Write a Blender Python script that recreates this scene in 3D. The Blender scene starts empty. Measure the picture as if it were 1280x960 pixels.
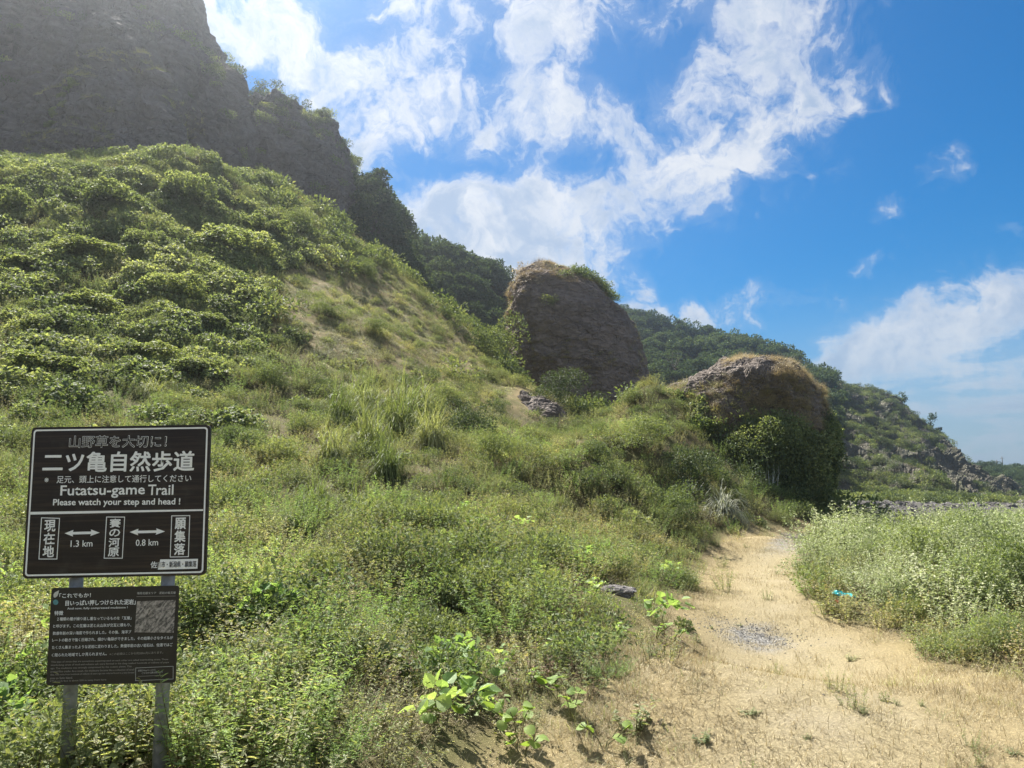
import bpy, math, random
import numpy as np
from mathutils import Vector, Matrix, Euler

random.seed(7)
rng = np.random.default_rng(11)
S = bpy.context.scene
R = math.radians

# ------------------------------------------------------------------ camera
W0, H0, F = 1280.0, 960.0, 967.0
CAM_H = 1.6
TILT = math.atan((603 - 480) / F)
ROLL = 0.020
cd = bpy.data.cameras.new('camera')
cam = bpy.data.objects.new('camera', cd)
S.collection.objects.link(cam)
S.camera = cam
cd.sensor_fit = 'HORIZONTAL'
cd.sensor_width = 36.0
cd.lens = 36.0 * F / W0
cd.clip_start = 0.05
cd.clip_end = 20000
cam.location = (0, 0, CAM_H)
CM = (Matrix.Rotation(math.pi / 2 + TILT, 3, 'X') @ Matrix.Rotation(-ROLL, 3, 'Z'))
cam.rotation_euler = CM.to_euler()
CMn = np.array(CM)


def ray(px, py):
    d = CMn @ np.array([(px - W0 / 2) / F, (H0 / 2 - py) / F, -1.0])
    return d


def P(px, py, Y):
    """world point seen at photo pixel (px, py) at forward distance Y metres"""
    d = ray(px, py)
    return np.array([0, 0, CAM_H]) + d * (Y / d[1])


def proj(x, y, z):
    v = np.stack([x, y, z - CAM_H], -1) @ CMn
    dz = np.where(-v[..., 2] < 0.05, 0.05, -v[..., 2])
    return W0 / 2 + F * v[..., 0] / dz, H0 / 2 - F * v[..., 1] / dz


# ------------------------------------------------------------------ light
SUN_AZ, SUN_EL = R(-30), R(53)
GLARE_HAZE = 0.0010          # azimuth from straight ahead, minus = left
S.view_settings.view_transform = 'Standard'
S.view_settings.look = 'None'
S.view_settings.exposure = 1.60
S.view_settings.gamma = 1
sl = bpy.data.lights.new('sun', 'SUN')
sl.energy = 5.0
sl.angle = R(0.5)
sl.color = (1.0, 0.95, 0.86)
sun = bpy.data.objects.new('sun', sl)
S.collection.objects.link(sun)
sd = Vector((math.sin(SUN_AZ) * math.cos(SUN_EL), math.cos(SUN_AZ) * math.cos(SUN_EL), math.sin(SUN_EL)))
sun.rotation_euler = sd.to_track_quat('Z', 'Y').to_euler()
sun.location = (0, 0, 60)


class N:
    """small helper to write node trees"""
    def __init__(s, tree):
        s.t = tree

    def n(s, typ, ins=None, **kw):
        nd = s.t.nodes.new(typ)
        for k, v in kw.items():
            setattr(nd, k, v)
        for k, v in (ins or {}).items():
            s.set(nd.inputs[k], v)
        return nd

    def set(s, sock, v):
        if isinstance(v, bpy.types.NodeSocket):
            s.t.links.new(v, sock)
        else:
            if sock.type == 'RGBA' and isinstance(v, (tuple, list)) and len(v) == 3:
                v = (*v, 1)
            sock.default_value = v

    def m(s, op, a, b=0.0, c=None, clamp=False):
        ins = {0: a, 1: b}
        if c is not None:
            ins[2] = c
        return s.n('ShaderNodeMath', ins, operation=op, use_clamp=clamp).outputs[0]

    def mr(s, v, a, b, c=0.0, d=1.0, smooth=True):
        return s.n('ShaderNodeMapRange', {'Value': v, 'From Min': a, 'From Max': b, 'To Min': c, 'To Max': d},
                   interpolation_type='SMOOTHSTEP' if smooth else 'LINEAR').outputs[0]

    def mix(s, f, a, b, mode='MIX'):
        nd = s.t.nodes.new('ShaderNodeMix')
        nd.data_type = 'RGBA'
        nd.blend_type = mode
        s.set(nd.inputs[0], f)
        s.set(nd.inputs[6], a)
        s.set(nd.inputs[7], b)
        return nd.outputs[2]

    def noise(s, vec, scale, detail=4, rough=0.5, dist=0.0):
        return s.n('ShaderNodeTexNoise', {'Vector': vec, 'Scale': scale, 'Detail': detail, 'Roughness': rough,
                                          'Distortion': dist}).outputs[0]


# ------------------------------------------------------------------ sky with clouds
def azel(px, py):
    d = ray(px, py)
    d = d / np.linalg.norm(d)
    return math.atan2(d[0], d[1]), math.asin(d[2])


w = bpy.data.worlds.new('World')
S.world = w
w.use_nodes = True
w.node_tree.nodes.clear()
g = N(w.node_tree)
tc = g.n('ShaderNodeTexCoord').outputs['Generated']
sky = g.n('ShaderNodeTexSky', sky_type='NISHITA', sun_disc=False, sun_elevation=SUN_EL, sun_rotation=SUN_AZ,
          altitude=0, air_density=1.0, dust_density=0.35, ozone_density=3.0)
skyc = g.mix(1.0, sky.outputs[0], (0.62, 0.95, 1.16), 'MULTIPLY')
hs = g.n('ShaderNodeHueSaturation', {'Color': skyc, 'Saturation': 1.26, 'Value': 0.33})
skyc = hs.outputs[0]
sx = g.n('ShaderNodeSeparateXYZ', {0: tc})
X, Y, Z = sx.outputs
az = g.m('ARCTAN2', X, Y)
el = g.m('ARCSINE', Z)
ae = g.n('ShaderNodeCombineXYZ', {0: az, 1: el, 2: 0.0}).outputs[0]
zz = g.m('ADD', g.m('MAXIMUM', Z, 0.0), 0.16)
q = g.n('ShaderNodeCombineXYZ', {0: g.m('DIVIDE', X, zz), 1: g.m('DIVIDE', Y, zz), 2: 0.37}).outputs[0]
# soft wandering of the outlines
wn = g.n('ShaderNodeTexNoise', {'Vector': ae, 'Scale': 7.0, 'Detail': 5.0, 'Roughness': 0.6}).outputs['Color']
wv = g.n('ShaderNodeVectorMath', {0: wn, 1: (0.5, 0.5, 0.5)}, operation='SUBTRACT').outputs[0]
wv = g.n('ShaderNodeVectorMath', {0: wv, 'Scale': 0.12}, operation='SCALE').outputs[0]
aew = g.n('ShaderNodeVectorMath', {0: ae, 1: wv}, operation='ADD').outputs[0]
BLOBS = [  # photo px, py, radius x, radius y, turn, amount
    (700, 262, 290, 70, 10, 0.80), (560, 300, 200, 66, 0, 0.80), (880, 215, 110, 34, 14, 0.50), (620, 235, 150, 40, 0, 0.40),
    (560, 40, 130, 90, 0, 0.55), (690, 75, 52, 100, 0, 0.62), (960, 60, 100, 105, -18, 0.80), (1020, 130, 90, 42, 12, 0.60),
    (800, 8, 150, 34, 0, 0.60), (335, 52, 95, 44, -8, 0.85), (425, 92, 75, 62, 30, 0.60), (620, 145, 200, 48, -4, 0.60), (520, 125, 90, 30, 20, 0.3),
    (470, 175, 60, 34, 0, 0.55), (890, 392, 130, 38, 12, 0.80), (785, 378, 46, 44, -25, 0.85), (700, 345, 110, 34, 10, 0.55), (830, 135, 110, 40, 20, 0.42),
    (1240, 385, 240, 50, 24, 0.72), (1120, 440, 210, 40, 14, 0.66), (1260, 490, 260, 44, 8, 0.50), (1300, 545, 260, 40, 4, 0.45), (1310, 600, 260, 30, 0, 0.4),
    (1172, 212, 46, 26, 28, 0.72), (1112, 272, 34, 14, 20, 0.62), (1083, 336, 30, 13, 0, 0.68), (1270, 275, 22, 10, 0, 0.6),
    (1095, 35, 60, 40, 40, 0.42), (450, 240, 80, 70, 0, 0.5), (255, 20, 60, 60, 0, 0.5), (745, 150, 60, 60, 0, 0.42), (380, 10, 60, 30, 0, 0.4)]
CLEAR = [(1190, 130, 200, 190, 0, -0.40), (1010, 310, 150, 60, 20, -0.40), (840, 80, 70, 60, 0, -0.2), (430, 28, 44, 26, 0, -0.5), (545, 200, 80, 18, 0, -0.45), (300, 98, 40, 18, 20, -0.4), (470, 140, 40, 26, 10, -0.45), (745, 190, 70, 20, 8, -0.35), (620, 95, 36, 22, 0, -0.3)]
# extra broken cloud out of view, added to throw white light on the sign
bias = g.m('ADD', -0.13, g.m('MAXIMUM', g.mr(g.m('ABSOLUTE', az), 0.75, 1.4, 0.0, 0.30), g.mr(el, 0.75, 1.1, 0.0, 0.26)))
for (bx, by, rx, ry, tn, am) in BLOBS + CLEAR:
    a0, e0 = azel(bx, by)
    mp = g.n('ShaderNodeMapping', {'Vector': aew, 'Location': (a0, e0, 0), 'Rotation': (0, 0, R(tn)),
                                   'Scale': (rx / F * 1.2, ry / F * 1.2, 1)}, vector_type='TEXTURE').outputs[0]
    ln = g.n('ShaderNodeVectorMath', {0: mp}, operation='LENGTH').outputs['Value']
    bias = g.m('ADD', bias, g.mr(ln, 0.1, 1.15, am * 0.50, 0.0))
n1 = g.noise(q, 1.7, 14, 0.62, 0.35)
n2 = g.noise(ae, 5.0, 12, 0.62, 0.5)
# thin streaks low in the sky
st = g.n('ShaderNodeMapping', {'Vector': ae, 'Rotation': (0, 0, R(-14)), 'Scale': (3.0, 26.0, 1)}).outputs[0]
n3 = g.m('ADD', g.m('MULTIPLY', g.m('SUBTRACT', g.noise(st, 1.6, 9, 0.62, 0.4), 0.5), 2.4), 0.5)
n4 = g.noise(aew, 15.0, 12, 0.66, 0.8)
lowm = g.mr(el, 0.05, 0.24, 1.0, 0.0)
fb = g.m('ADD', g.m('ADD', g.m('MULTIPLY', n1, 0.22), g.m('MULTIPLY', n2, 0.33)), g.m('MULTIPLY', n4, 0.45))
fb = g.m('ADD', g.m('MULTIPLY', g.m('SUBTRACT', fb, 0.5), 2.6), 0.5)
fb = g.n('ShaderNodeMix', {0: g.m('MULTIPLY', lowm, 0.65), 2: fb, 3: n3}).outputs[0]
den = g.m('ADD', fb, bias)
mask = g.mr(g.m('ADD', den, g.m('MULTIPLY', g.m('SUBTRACT', g.noise(aew, 30.0, 10, 0.65), 0.5), 0.5)), 0.46, 0.88)
wisp = g.m('MULTIPLY', g.mr(den, 0.34, 0.60), 0.12)
mask = g.m('MAXIMUM', mask, wisp)
n5 = g.noise(aew, 9.0, 10, 0.6, 0.6)
n6 = g.noise(aew, 22.0, 8, 0.6, 0.4)
nz_ = g.m('ADD', g.m('MULTIPLY', n5, 0.7), g.m('MULTIPLY', n6, 0.3))
thick = g.m('MULTIPLY', g.mr(den, 0.62, 0.95), g.mr(nz_, 0.39, 0.58))
mask = g.m('MULTIPLY', mask, g.mr(n6, 0.30, 0.46, 0.72, 1.0))
CB = 2.95
cloudc = g.mix(g.m('MULTIPLY', thick, 0.85), (CB * 0.98, CB * 1.0, CB * 1.03), (CB * 0.40, CB * 0.55, CB * 0.78))
col = g.mix(g.m('MULTIPLY', mask, 0.96), skyc, cloudc)
# the horizon is paler
hz = g.mr(el, -0.01, 0.24, 0.62, 0.0)
col = g.mix(hz, col, (CB * 0.58, CB * 0.80, CB * 1.02))
bg = g.n('ShaderNodeBackground', {'Color': col, 'Strength': 0.10})
ou = g.n('ShaderNodeOutputWorld')
w.node_tree.links.new(bg.outputs[0], ou.inputs[0])
w.cycles.sampling_method = 'MANUAL'
w.cycles.sample_map_resolution = 512

S.cycles.max_bounces = 6
S.cycles.diffuse_bounces = 3
S.cycles.transmission_bounces = 3
S.cycles.volume_bounces = 0
S.cycles.use_denoising = True
S.cycles.use_adaptive_sampling = False
S.cycles.caustics_reflective = False
S.cycles.caustics_refractive = False


# ------------------------------------------------------------------ numpy noise
def _hash(ix, iy, iz, seed):
    h = (ix * 374761393 + iy * 668265263 + iz * 2147483647 + seed * 974711) & 0xFFFFFFFF
    h = ((h ^ (h >> 13)) * 1274126177) & 0xFFFFFFFF
    h = ((h ^ (h >> 16)) * 2246822519) & 0xFFFFFFFF
    return ((h ^ (h >> 15)) & 0xFFFFFF) / float(0xFFFFFF)


def vnoise(p, seed=0):
    p = np.asarray(p, float)
    i = np.floor(p).astype(np.int64)
    f = p - i
    f = f * f * f * (f * (f * 6 - 15) + 10)
    r = 0
    for dx in (0, 1):
        wx = f[..., 0] if dx else 1 - f[..., 0]
        for dy in (0, 1):
            wy = f[..., 1] if dy else 1 - f[..., 1]
            for dz in (0, 1):
                wz = f[..., 2] if dz else 1 - f[..., 2]
                r = r + wx * wy * wz * _hash(i[..., 0] + dx, i[..., 1] + dy, i[..., 2] + dz, seed)
    return r * 2 - 1


def fbm(p, octv=4, seed=0, gain=0.5, lac=2.03, ridged=False):
    a, s, r = 1.0, 0.0, 0
    p = np.array(p, float)
    for k in range(octv):
        v = vnoise(p + k * 17.3, seed + k)
        if ridged:
            v = 1 - 2 * np.abs(v)
        r = r + a * v
        s += a
        a *= gain
        p = p * lac
    return r / s


def p3(x, y, z=0.0):
    return np.stack([x, y, np.broadcast_to(z, np.shape(x))], -1)


def smooth(a, b, v):
    t = np.clip((v - a) / (b - a), 0, 1)
    return t * t * (3 - 2 * t)


def inpoly(px, py, poly):
    r = np.zeros(np.shape(px), bool)
    n = len(poly)
    for i in range(n):
        x0, y0 = poly[i]
        x1, y1 = poly[(i + 1) % n]
        c = (y0 > py) != (y1 > py)
        xi = (x1 - x0) * (py - y0) / ((y1 - y0) if y1 != y0 else 1e-9) + x0
        r ^= c & (px < xi)
    return r


# ------------------------------------------------------------------ object helpers
def tag(o, label=None, cat=None, group=None, kind=None):
    if label: o['label'] = label
    if cat: o['category'] = cat
    if group: o['group'] = group
    if kind: o['kind'] = kind
    return o


def link(name, data, mats=(), parent=None, loc=(0, 0, 0)):
    o = bpy.data.objects.new(name, data)
    S.collection.objects.link(o)
    if data is not None:
        for m_ in mats if isinstance(mats, (list, tuple)) else [mats]:
            data.materials.append(m_)
    if parent: o.parent = parent
    o.location = loc
    return o


def empty(name, loc, rz=0.0):
    o = bpy.data.objects.new(name, None)
    S.collection.objects.link(o)
    o.location = loc
    o.rotation_euler = (0, 0, rz)
    o.empty_display_size = 0.2
    return o


def copy_tree(o, parent=None):
    c = o.copy()
    S.collection.objects.link(c)
    c.parent = parent
    for ch in [k for k in CH.get(o.name, [])]:
        CH.setdefault(c.name, []).append(copy_tree(ch, c))
    return c


CH = {}


def child(name, me, mats, parent):
    o = link(name, me, mats, parent)
    CH.setdefault(parent.name, []).append(o)
    return o


def quadmesh(name, V, Fc, rnd=None, mi=None, smoothf=False, pattr=None):
    """V (n,3); Fc (m,k) all faces with k corners"""
    V = np.asarray(V, np.float32)
    Fc = np.asarray(Fc, np.int32)
    me = bpy.data.meshes.new(name)
    me.vertices.add(len(V))
    me.vertices.foreach_set('co', V.ravel())
    me.loops.add(Fc.size)
    me.loops.foreach_set('vertex_index', Fc.ravel())
    me.polygons.add(len(Fc))
    me.polygons.foreach_set('loop_start', np.arange(len(Fc), dtype=np.int32) * Fc.shape[1])
    if mi is not None:
        me.polygons.foreach_set('material_index', np.asarray(mi, np.int32))
    me.update(calc_edges=True)
    if rnd is not None:
        a = me.attributes.new('rnd', 'FLOAT', 'FACE')
        a.data.foreach_set('value', np.asarray(rnd, np.float32))
    for k, v in (pattr or {}).items():
        a = me.attributes.new(k, 'FLOAT', 'POINT')
        a.data.foreach_set('value', np.asarray(v, np.float32).ravel())
    me.polygons.foreach_set('use_smooth', np.full(len(Fc), smoothf))
    return me


def gridmesh(name, G, closed_u=False, smoothf=True, pattr=None):
    nv, nu = G.shape[:2]
    idx = np.arange(nv * nu).reshape(nv, nu)
    if closed_u:
        r = np.roll(idx, -1, 1)
        a, b, c, d = idx[:-1], r[:-1], r[1:], idx[1:]
    else:
        a, b, c, d = idx[:-1, :-1], idx[:-1, 1:], idx[1:, 1:], idx[1:, :-1]
    Fc = np.stack([a.ravel(), b.ravel(), c.ravel(), d.ravel()], -1)
    return quadmesh(name, G.reshape(-1, 3), Fc, smoothf=smoothf, pattr=pattr)


def pmesh(name, V, Fs, smoothf=False):
    me = bpy.data.meshes.new(name)
    me.from_pydata([tuple(map(float, v)) for v in V], [], [tuple(f) for f in Fs])
    me.update()
    if smoothf:
        me.polygons.foreach_set('use_smooth', [True] * len(me.polygons))
    return me


def catmull(C, n):
    """C (k, ...) control values -> (n, ...) samples along axis 0"""
    C = np.asarray(C, float)
    k = len(C)
    t = np.linspace(0, k - 1, n)
    i = np.clip(t.astype(int), 0, k - 2)
    f = (t - i).reshape((-1,) + (1,) * (C.ndim - 1))
    g_ = lambda j: C[np.clip(j, 0, k - 1)]
    p0, p1, p2, p3_ = g_(i - 1), g_(i), g_(i + 1), g_(i + 2)
    return 0.5 * (2 * p1 + (p2 - p0) * f + (2 * p0 - 5 * p1 + 4 * p2 - p3_) * f ** 2 + (3 * p1 - p0 - 3 * p2 + p3_) * f ** 3)


def gnormals(G, closed_u=False):
    if closed_u:
        du = np.roll(G, -1, 1) - np.roll(G, 1, 1)
    else:
        du = np.gradient(G, axis=1)
    dv = np.gradient(G, axis=0)
    n = np.cross(du, dv)
    return n / np.maximum(np.linalg.norm(n, axis=-1, keepdims=True), 1e-9)


# ------------------------------------------------------------------ materials
def mat(name):
    m_ = bpy.data.materials.new(name)
    m_.use_nodes = True
    m_.node_tree.nodes.clear()
    return m_, N(m_.node_tree)


def finish(g_, bsdf, disp=None):
    o = g_.n('ShaderNodeOutputMaterial')
    g_.t.links.new(bsdf, o.inputs[0])


def plain(name, col_, rough=0.6, metal=0.0, bump=0.0, bscale=60, spec=0.4, var=0.12):
    m_, g_ = mat(name)
    pos = g_.n('ShaderNodeTexCoord').outputs['Object']
    nz = g_.noise(pos, bscale, 5)
    c2 = tuple(max(0, c * (1 - var * 2)) for c in col_)
    c = g_.mix(g_.mr(nz, 0.3, 0.7), c2, col_)
    b = g_.n('ShaderNodeBsdfPrincipled', {'Base Color': c, 'Roughness': rough, 'Metallic': metal, 'Specular IOR Level': spec})
    if bump:
        bp = g_.n('ShaderNodeBump', {'Height': nz, 'Strength': bump, 'Distance': 0.01})
        g_.t.links.new(bp.outputs[0], b.inputs['Normal'])
    finish(g_, b.outputs[0])
    return m_


def leafmat(name, cols, transl=0.42, gain=1.0, wr=1.0, wb=1.0, rough=0.58, patch=0.35, tcol=None, spec=0.22):
    """cols: two or three leaf colours; each leaf picks its own, patches of the land shift them"""
    m_, g_ = mat(name)
    at = g_.n('ShaderNodeAttribute', attribute_name='rnd').outputs['Fac']
    oi = g_.n('ShaderNodeObjectInfo').outputs['Random']
    pos = g_.n('ShaderNodeNewGeometry').outputs['Position']
    nz = g_.noise(pos, patch, 3)
    v = g_.m('ADD', g_.m('MULTIPLY', at, 0.42), g_.m('ADD', g_.m('MULTIPLY', oi, 0.24), g_.m('MULTIPLY', g_.mr(nz, 0.35, 0.65), 0.34)))
    cr = g_.n('ShaderNodeValToRGB', {0: v})
    e = cr.color_ramp.elements
    gain *= 1.22
    cols = [(c_[0] * gain * wr, c_[1] * gain, c_[2] * gain * wb) for c_ in cols]
    cols = [tuple(0.88 * ch_ + 0.12 * (0.35 * c_[0] + 0.65 * c_[1]) for ch_ in c_) for c_ in cols]
    e[0].position = 0.12
    e[0].color = (*cols[0], 1)
    e[1].position = 0.88
    e[1].color = (*cols[-1], 1)
    for k in range(1, len(cols) - 1):
        x = e.new(0.12 + 0.76 * k / (len(cols) - 1))
        x.color = (*cols[k], 1)
    b = g_.n('ShaderNodeBsdfPrincipled', {'Base Color': cr.outputs[0], 'Roughness': rough, 'Specular IOR Level': spec})
    tcc = g_.mix(1.0, cr.outputs[0], tcol or (1.4, 1.4, 0.62), 'MULTIPLY')
    tr = g_.n('ShaderNodeBsdfTranslucent', {'Color': tcc})
    mx = g_.n('ShaderNodeMixShader', {0: transl})
    g_.t.links.new(b.outputs[0], mx.inputs[1])
    g_.t.links.new(tr.outputs[0], mx.inputs[2])
    finish(g_, mx.outputs[0])
    return m_


M = {}
M['kudzu'] = leafmat('kudzu leaf', [(0.040, 0.070, 0.022), (0.080, 0.120, 0.036), (0.145, 0.19, 0.062)], 0.45, gain=1.65, wr=1.22, wb=1.5)
M['herb'] = leafmat('herb leaf', [(0.060, 0.105, 0.030), (0.105, 0.155, 0.045), (0.19, 0.22, 0.085)], 0.42, gain=1.40, wr=1.3, wb=1.6)
M['mugwort'] = leafmat('mugwort leaf', [(0.070, 0.14, 0.032), (0.12, 0.20, 0.050), (0.19, 0.27, 0.080)], 0.45, gain=1.4, wr=1.12, wb=1.4)
M['olive'] = leafmat('yellow herb leaf', [(0.09, 0.115, 0.04), (0.155, 0.17, 0.06), (0.25, 0.225, 0.10)], 0.38, gain=1.30, wr=1.12, wb=1.3)
M['silver'] = leafmat('silvery shrub leaf', [(0.12, 0.16, 0.075), (0.20, 0.25, 0.12), (0.31, 0.35, 0.20)], 0.30, gain=1.15, wr=1.12, wb=1.05, tcol=(1.1, 1.25, 0.7))
M['shrub'] = leafmat('shrub leaf', [(0.035, 0.065, 0.018), (0.065, 0.105, 0.028), (0.12, 0.16, 0.045)], 0.32, gain=1.50, wr=1.25, wb=1.5, spec=0.15)
M['dark'] = leafmat('evergreen leaf', [(0.020, 0.040, 0.014), (0.038, 0.065, 0.020), (0.065, 0.095, 0.030)], 0.18, gain=1.45, wr=1.2, wb=1.4, spec=0.15)
M['grass'] = leafmat('green grass blade', [(0.075, 0.115, 0.030), (0.13, 0.18, 0.050), (0.22, 0.25, 0.09)], 0.42, gain=1.30, wr=1.22, wb=1.4)
M['pampas'] = leafmat('tall grass blade', [(0.09, 0.14, 0.040), (0.16, 0.21, 0.070), (0.32, 0.34, 0.18)], 0.40, gain=0.85, wr=1.08, wb=0.95, tcol=(1.2, 1.25, 0.6))
M['white'] = leafmat('silver grass blade', [(0.26, 0.28, 0.20), (0.45, 0.46, 0.36), (0.62, 0.62, 0.52)], 0.30, gain=0.75, tcol=(1, 1, 0.85))
M['straw'] = leafmat('dry grass blade', [(0.27, 0.21, 0.10), (0.44, 0.365, 0.18), (0.60, 0.52, 0.29)], 0.32, gain=0.64, wb=1.08, tcol=(1.1, 1.0, 0.8), patch=0.9)
M['hay'] = leafmat('withered grass blade', [(0.17, 0.14, 0.075), (0.30, 0.25, 0.13), (0.45, 0.39, 0.24)], 0.30, gain=0.90, tcol=(1.1, 1.0, 0.75))
M['brownleaf'] = leafmat('withered leaf', [(0.075, 0.045, 0.022), (0.14, 0.085, 0.042), (0.24, 0.16, 0.085)], 0.2, gain=1.10, tcol=(1, 1, 1))
M['goldgrass'] = leafmat('golden grass blade', [(0.20, 0.16, 0.085), (0.30, 0.24, 0.135), (0.42, 0.35, 0.21)], 0.30, gain=0.95, tcol=(1.1, 1.0, 0.75))
M['dryslope'] = leafmat('parched hillside grass', [(0.12, 0.14, 0.06), (0.20, 0.205, 0.10), (0.32, 0.295, 0.18)], 0.34, gain=1.10, tcol=(1.1, 1.1, 0.7))
M['fartree'] = leafmat('woodland leaf', [(0.022, 0.042, 0.018), (0.042, 0.072, 0.026), (0.075, 0.11, 0.04)], 0.22, gain=1.25, wr=1.1, wb=1.3, patch=0.06, spec=0.04, rough=0.8)
M['lime'] = leafmat('light shrub leaf', [(0.075, 0.11, 0.04), (0.13, 0.17, 0.065), (0.22, 0.25, 0.12)], 0.38)
M['stem'] = plain('green stem', (0.13, 0.13, 0.05), 0.7)
M['twig'] = plain('twig', (0.10, 0.078, 0.055), 0.85)
M['bark'] = plain('grey bark', (0.16, 0.13, 0.10), 0.9, bump=0.5)


def rockmat(name, c0, c1, c2, scale=1.0, tilt=0.12, green=0.0):
    m_, g_ = mat(name)
    pos = g_.n('ShaderNodeNewGeometry').outputs['Position']
    big = g_.noise(pos, 0.16 * scale, 6, 0.6)
    fine = g_.noise(pos, 2.6 * scale, 8, 0.65)
    mp = g_.n('ShaderNodeMapping', {'Vector': pos, 'Rotation': (0.0, tilt, 0.0), 'Scale': (1 / (0.95 * scale), 1 / (0.95 * scale), 1 / (2.6 * scale))}, vector_type='TEXTURE').outputs[0]
    lay = g_.noise(mp, 1.0, 7, 0.65, 0.4)
    mp2 = g_.n('ShaderNodeMapping', {'Vector': pos, 'Scale': (1.6 * scale, 1.6 * scale, 0.22 * scale)}).outputs[0]
    stain = g_.noise(mp2, 0.7, 5, 0.55)
    c = g_.mix(g_.mr(big, 0.34, 0.66), c0, c1)
    c = g_.mix(g_.mr(lay, 0.42, 0.64, 0.0, 0.75), c, c2)
    c = g_.mix(g_.mr(stain, 0.5, 0.75, 0.0, 0.45), c, tuple(x * 0.5 for x in c0))
    if green:
        gn = g_.noise(pos, 0.5 * scale, 6, 0.7)
        c = g_.mix(g_.mr(gn, 0.52, 0.64, 0.0, green), c, (0.10, 0.12, 0.045))
    wc = g_.n('ShaderNodeTexNoise', {'Vector': pos, 'Scale': 0.7 * scale, 'Detail': 4.0}).outputs['Color']
    wp = g_.n('ShaderNodeVectorMath', {0: pos, 1: g_.n('ShaderNodeVectorMath', {0: wc, 'Scale': 1.6 / scale}, operation='SCALE').outputs[0]}, operation='ADD').outputs[0]
    mq = g_.n('ShaderNodeMapping', {'Vector': wp, 'Rotation': (0.2, tilt + 0.25, 0.3), 'Scale': (1.5, 1.5, 0.8)}, vector_type='TEXTURE').outputs[0]
    cr1 = g_.n('ShaderNodeTexVoronoi', {'Vector': mq, 'Scale': 0.9 * scale}, feature='DISTANCE_TO_EDGE').outputs['Distance']
    cr2 = g_.n('ShaderNodeTexVoronoi', {'Vector': mq, 'Scale': 2.9 * scale}, feature='DISTANCE_TO_EDGE').outputs['Distance']
    ck = g_.m('MULTIPLY', g_.mr(cr1, 0.0, 0.07), g_.mr(cr2, -0.06, 0.06))
    vb = g_.n('ShaderNodeSeparateColor', {0: g_.n('ShaderNodeTexVoronoi', {'Vector': mq, 'Scale': 2.9 * scale}).outputs['Color']}).outputs[0]
    c = g_.mix(g_.m('MULTIPLY', vb, 0.35), c, c2)
    h = g_.m('ADD', g_.m('ADD', g_.m('MULTIPLY', lay, 0.7), g_.m('MULTIPLY', fine, 0.5)), g_.m('ADD', g_.m('MULTIPLY', ck, 0.55), g_.m('MULTIPLY', vb, 0.35)))
    bp = g_.n('ShaderNodeBump', {'Height': h, 'Strength': 0.9, 'Distance': 0.35 / scale})
    b = g_.n('ShaderNodeBsdfPrincipled', {'Base Color': c, 'Roughness': 0.9, 'Specular IOR Level': 0.2})
    g_.t.links.new(bp.outputs[0], b.inputs['Normal'])
    finish(g_, b.outputs[0])
    return m_


M['cliff'] = rockmat('cliff rock', (0.13, 0.115, 0.11), (0.085, 0.078, 0.075), (0.175, 0.16, 0.155), 0.8, green=0.14)
M['stack'] = rockmat('layered stack rock', (0.175, 0.14, 0.118), (0.115, 0.093, 0.08), (0.26, 0.21, 0.175), 1.5, 0.10)
M['outcrop'] = rockmat('outcrop rock', (0.175, 0.142, 0.12), (0.115, 0.095, 0.082), (0.22, 0.185, 0.16), 2.4, 0.3)
M['farrock'] = rockmat('far headland rock', (0.09, 0.085, 0.06), (0.05, 0.058, 0.032), (0.125, 0.11, 0.088), 0.3, green=0.6)
M['stone'] = rockmat('shore stone', (0.14, 0.13, 0.12), (0.085, 0.08, 0.075), (0.19, 0.18, 0.17), 4.0)
M['pebble'] = rockmat('trail pebble', (0.22, 0.21, 0.20), (0.16, 0.155, 0.15), (0.30, 0.29, 0.28), 9.0)
M['wetrock'] = rockmat('dark shore rock', (0.09, 0.075, 0.065), (0.06, 0.05, 0.045), (0.14, 0.115, 0.10), 3.0)

# ------------------------------------------------------------------ the ground
CP = []


def cpt(px, py, Yd):
    CP.append(tuple(P(px, py, Yd)))


for a in [(-300, 860, 4.6), (0, 880, 4.5), (0, 780, 7), (0, 665, 11), (0, 606, 13.5), (0, 515, 18.5), (0, 415, 23.5), (0, 320, 29), (0, 240, 34),
          (-300, 640, 11), (-300, 520, 16), (-300, 400, 22), (-300, 280, 29), (-300, 220, 34), (-700, 350, 22), (-700, 240, 32),
          (200, 215, 40), (200, 315, 32), (200, 415, 26), (200, 515, 19.5), (200, 606, 14.2), (200, 710, 9), (200, 820, 6), (200, 925, 4.4),
          (255, 205, 43), (308, 240, 45), (369, 264, 47), (404, 276, 48), (450, 310, 49), (500, 345, 49), (539, 378, 48), (580, 412, 45),
          (614, 462, 40), (667, 492, 36), (715, 522, 33), (300, 300, 38),
          (400, 360, 37), (400, 460, 27), (400, 530, 21), (400, 612, 15), (400, 710, 9.3), (400, 810, 6.4), (400, 920, 4.8),
          (500, 430, 33), (500, 500, 26), (560, 470, 34), (600, 530, 27), (620, 500, 32), (600, 610, 16.5), (600, 690, 11), (600, 780, 7.8), (600, 870, 5.8),
          (760, 532, 30), (800, 506, 30), (830, 500, 31), (800, 560, 25), (760, 612, 19), (860, 620, 23), (700, 560, 25), (700, 620, 17), (880, 656, 21.5)]:
    cpt(*a)
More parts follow.
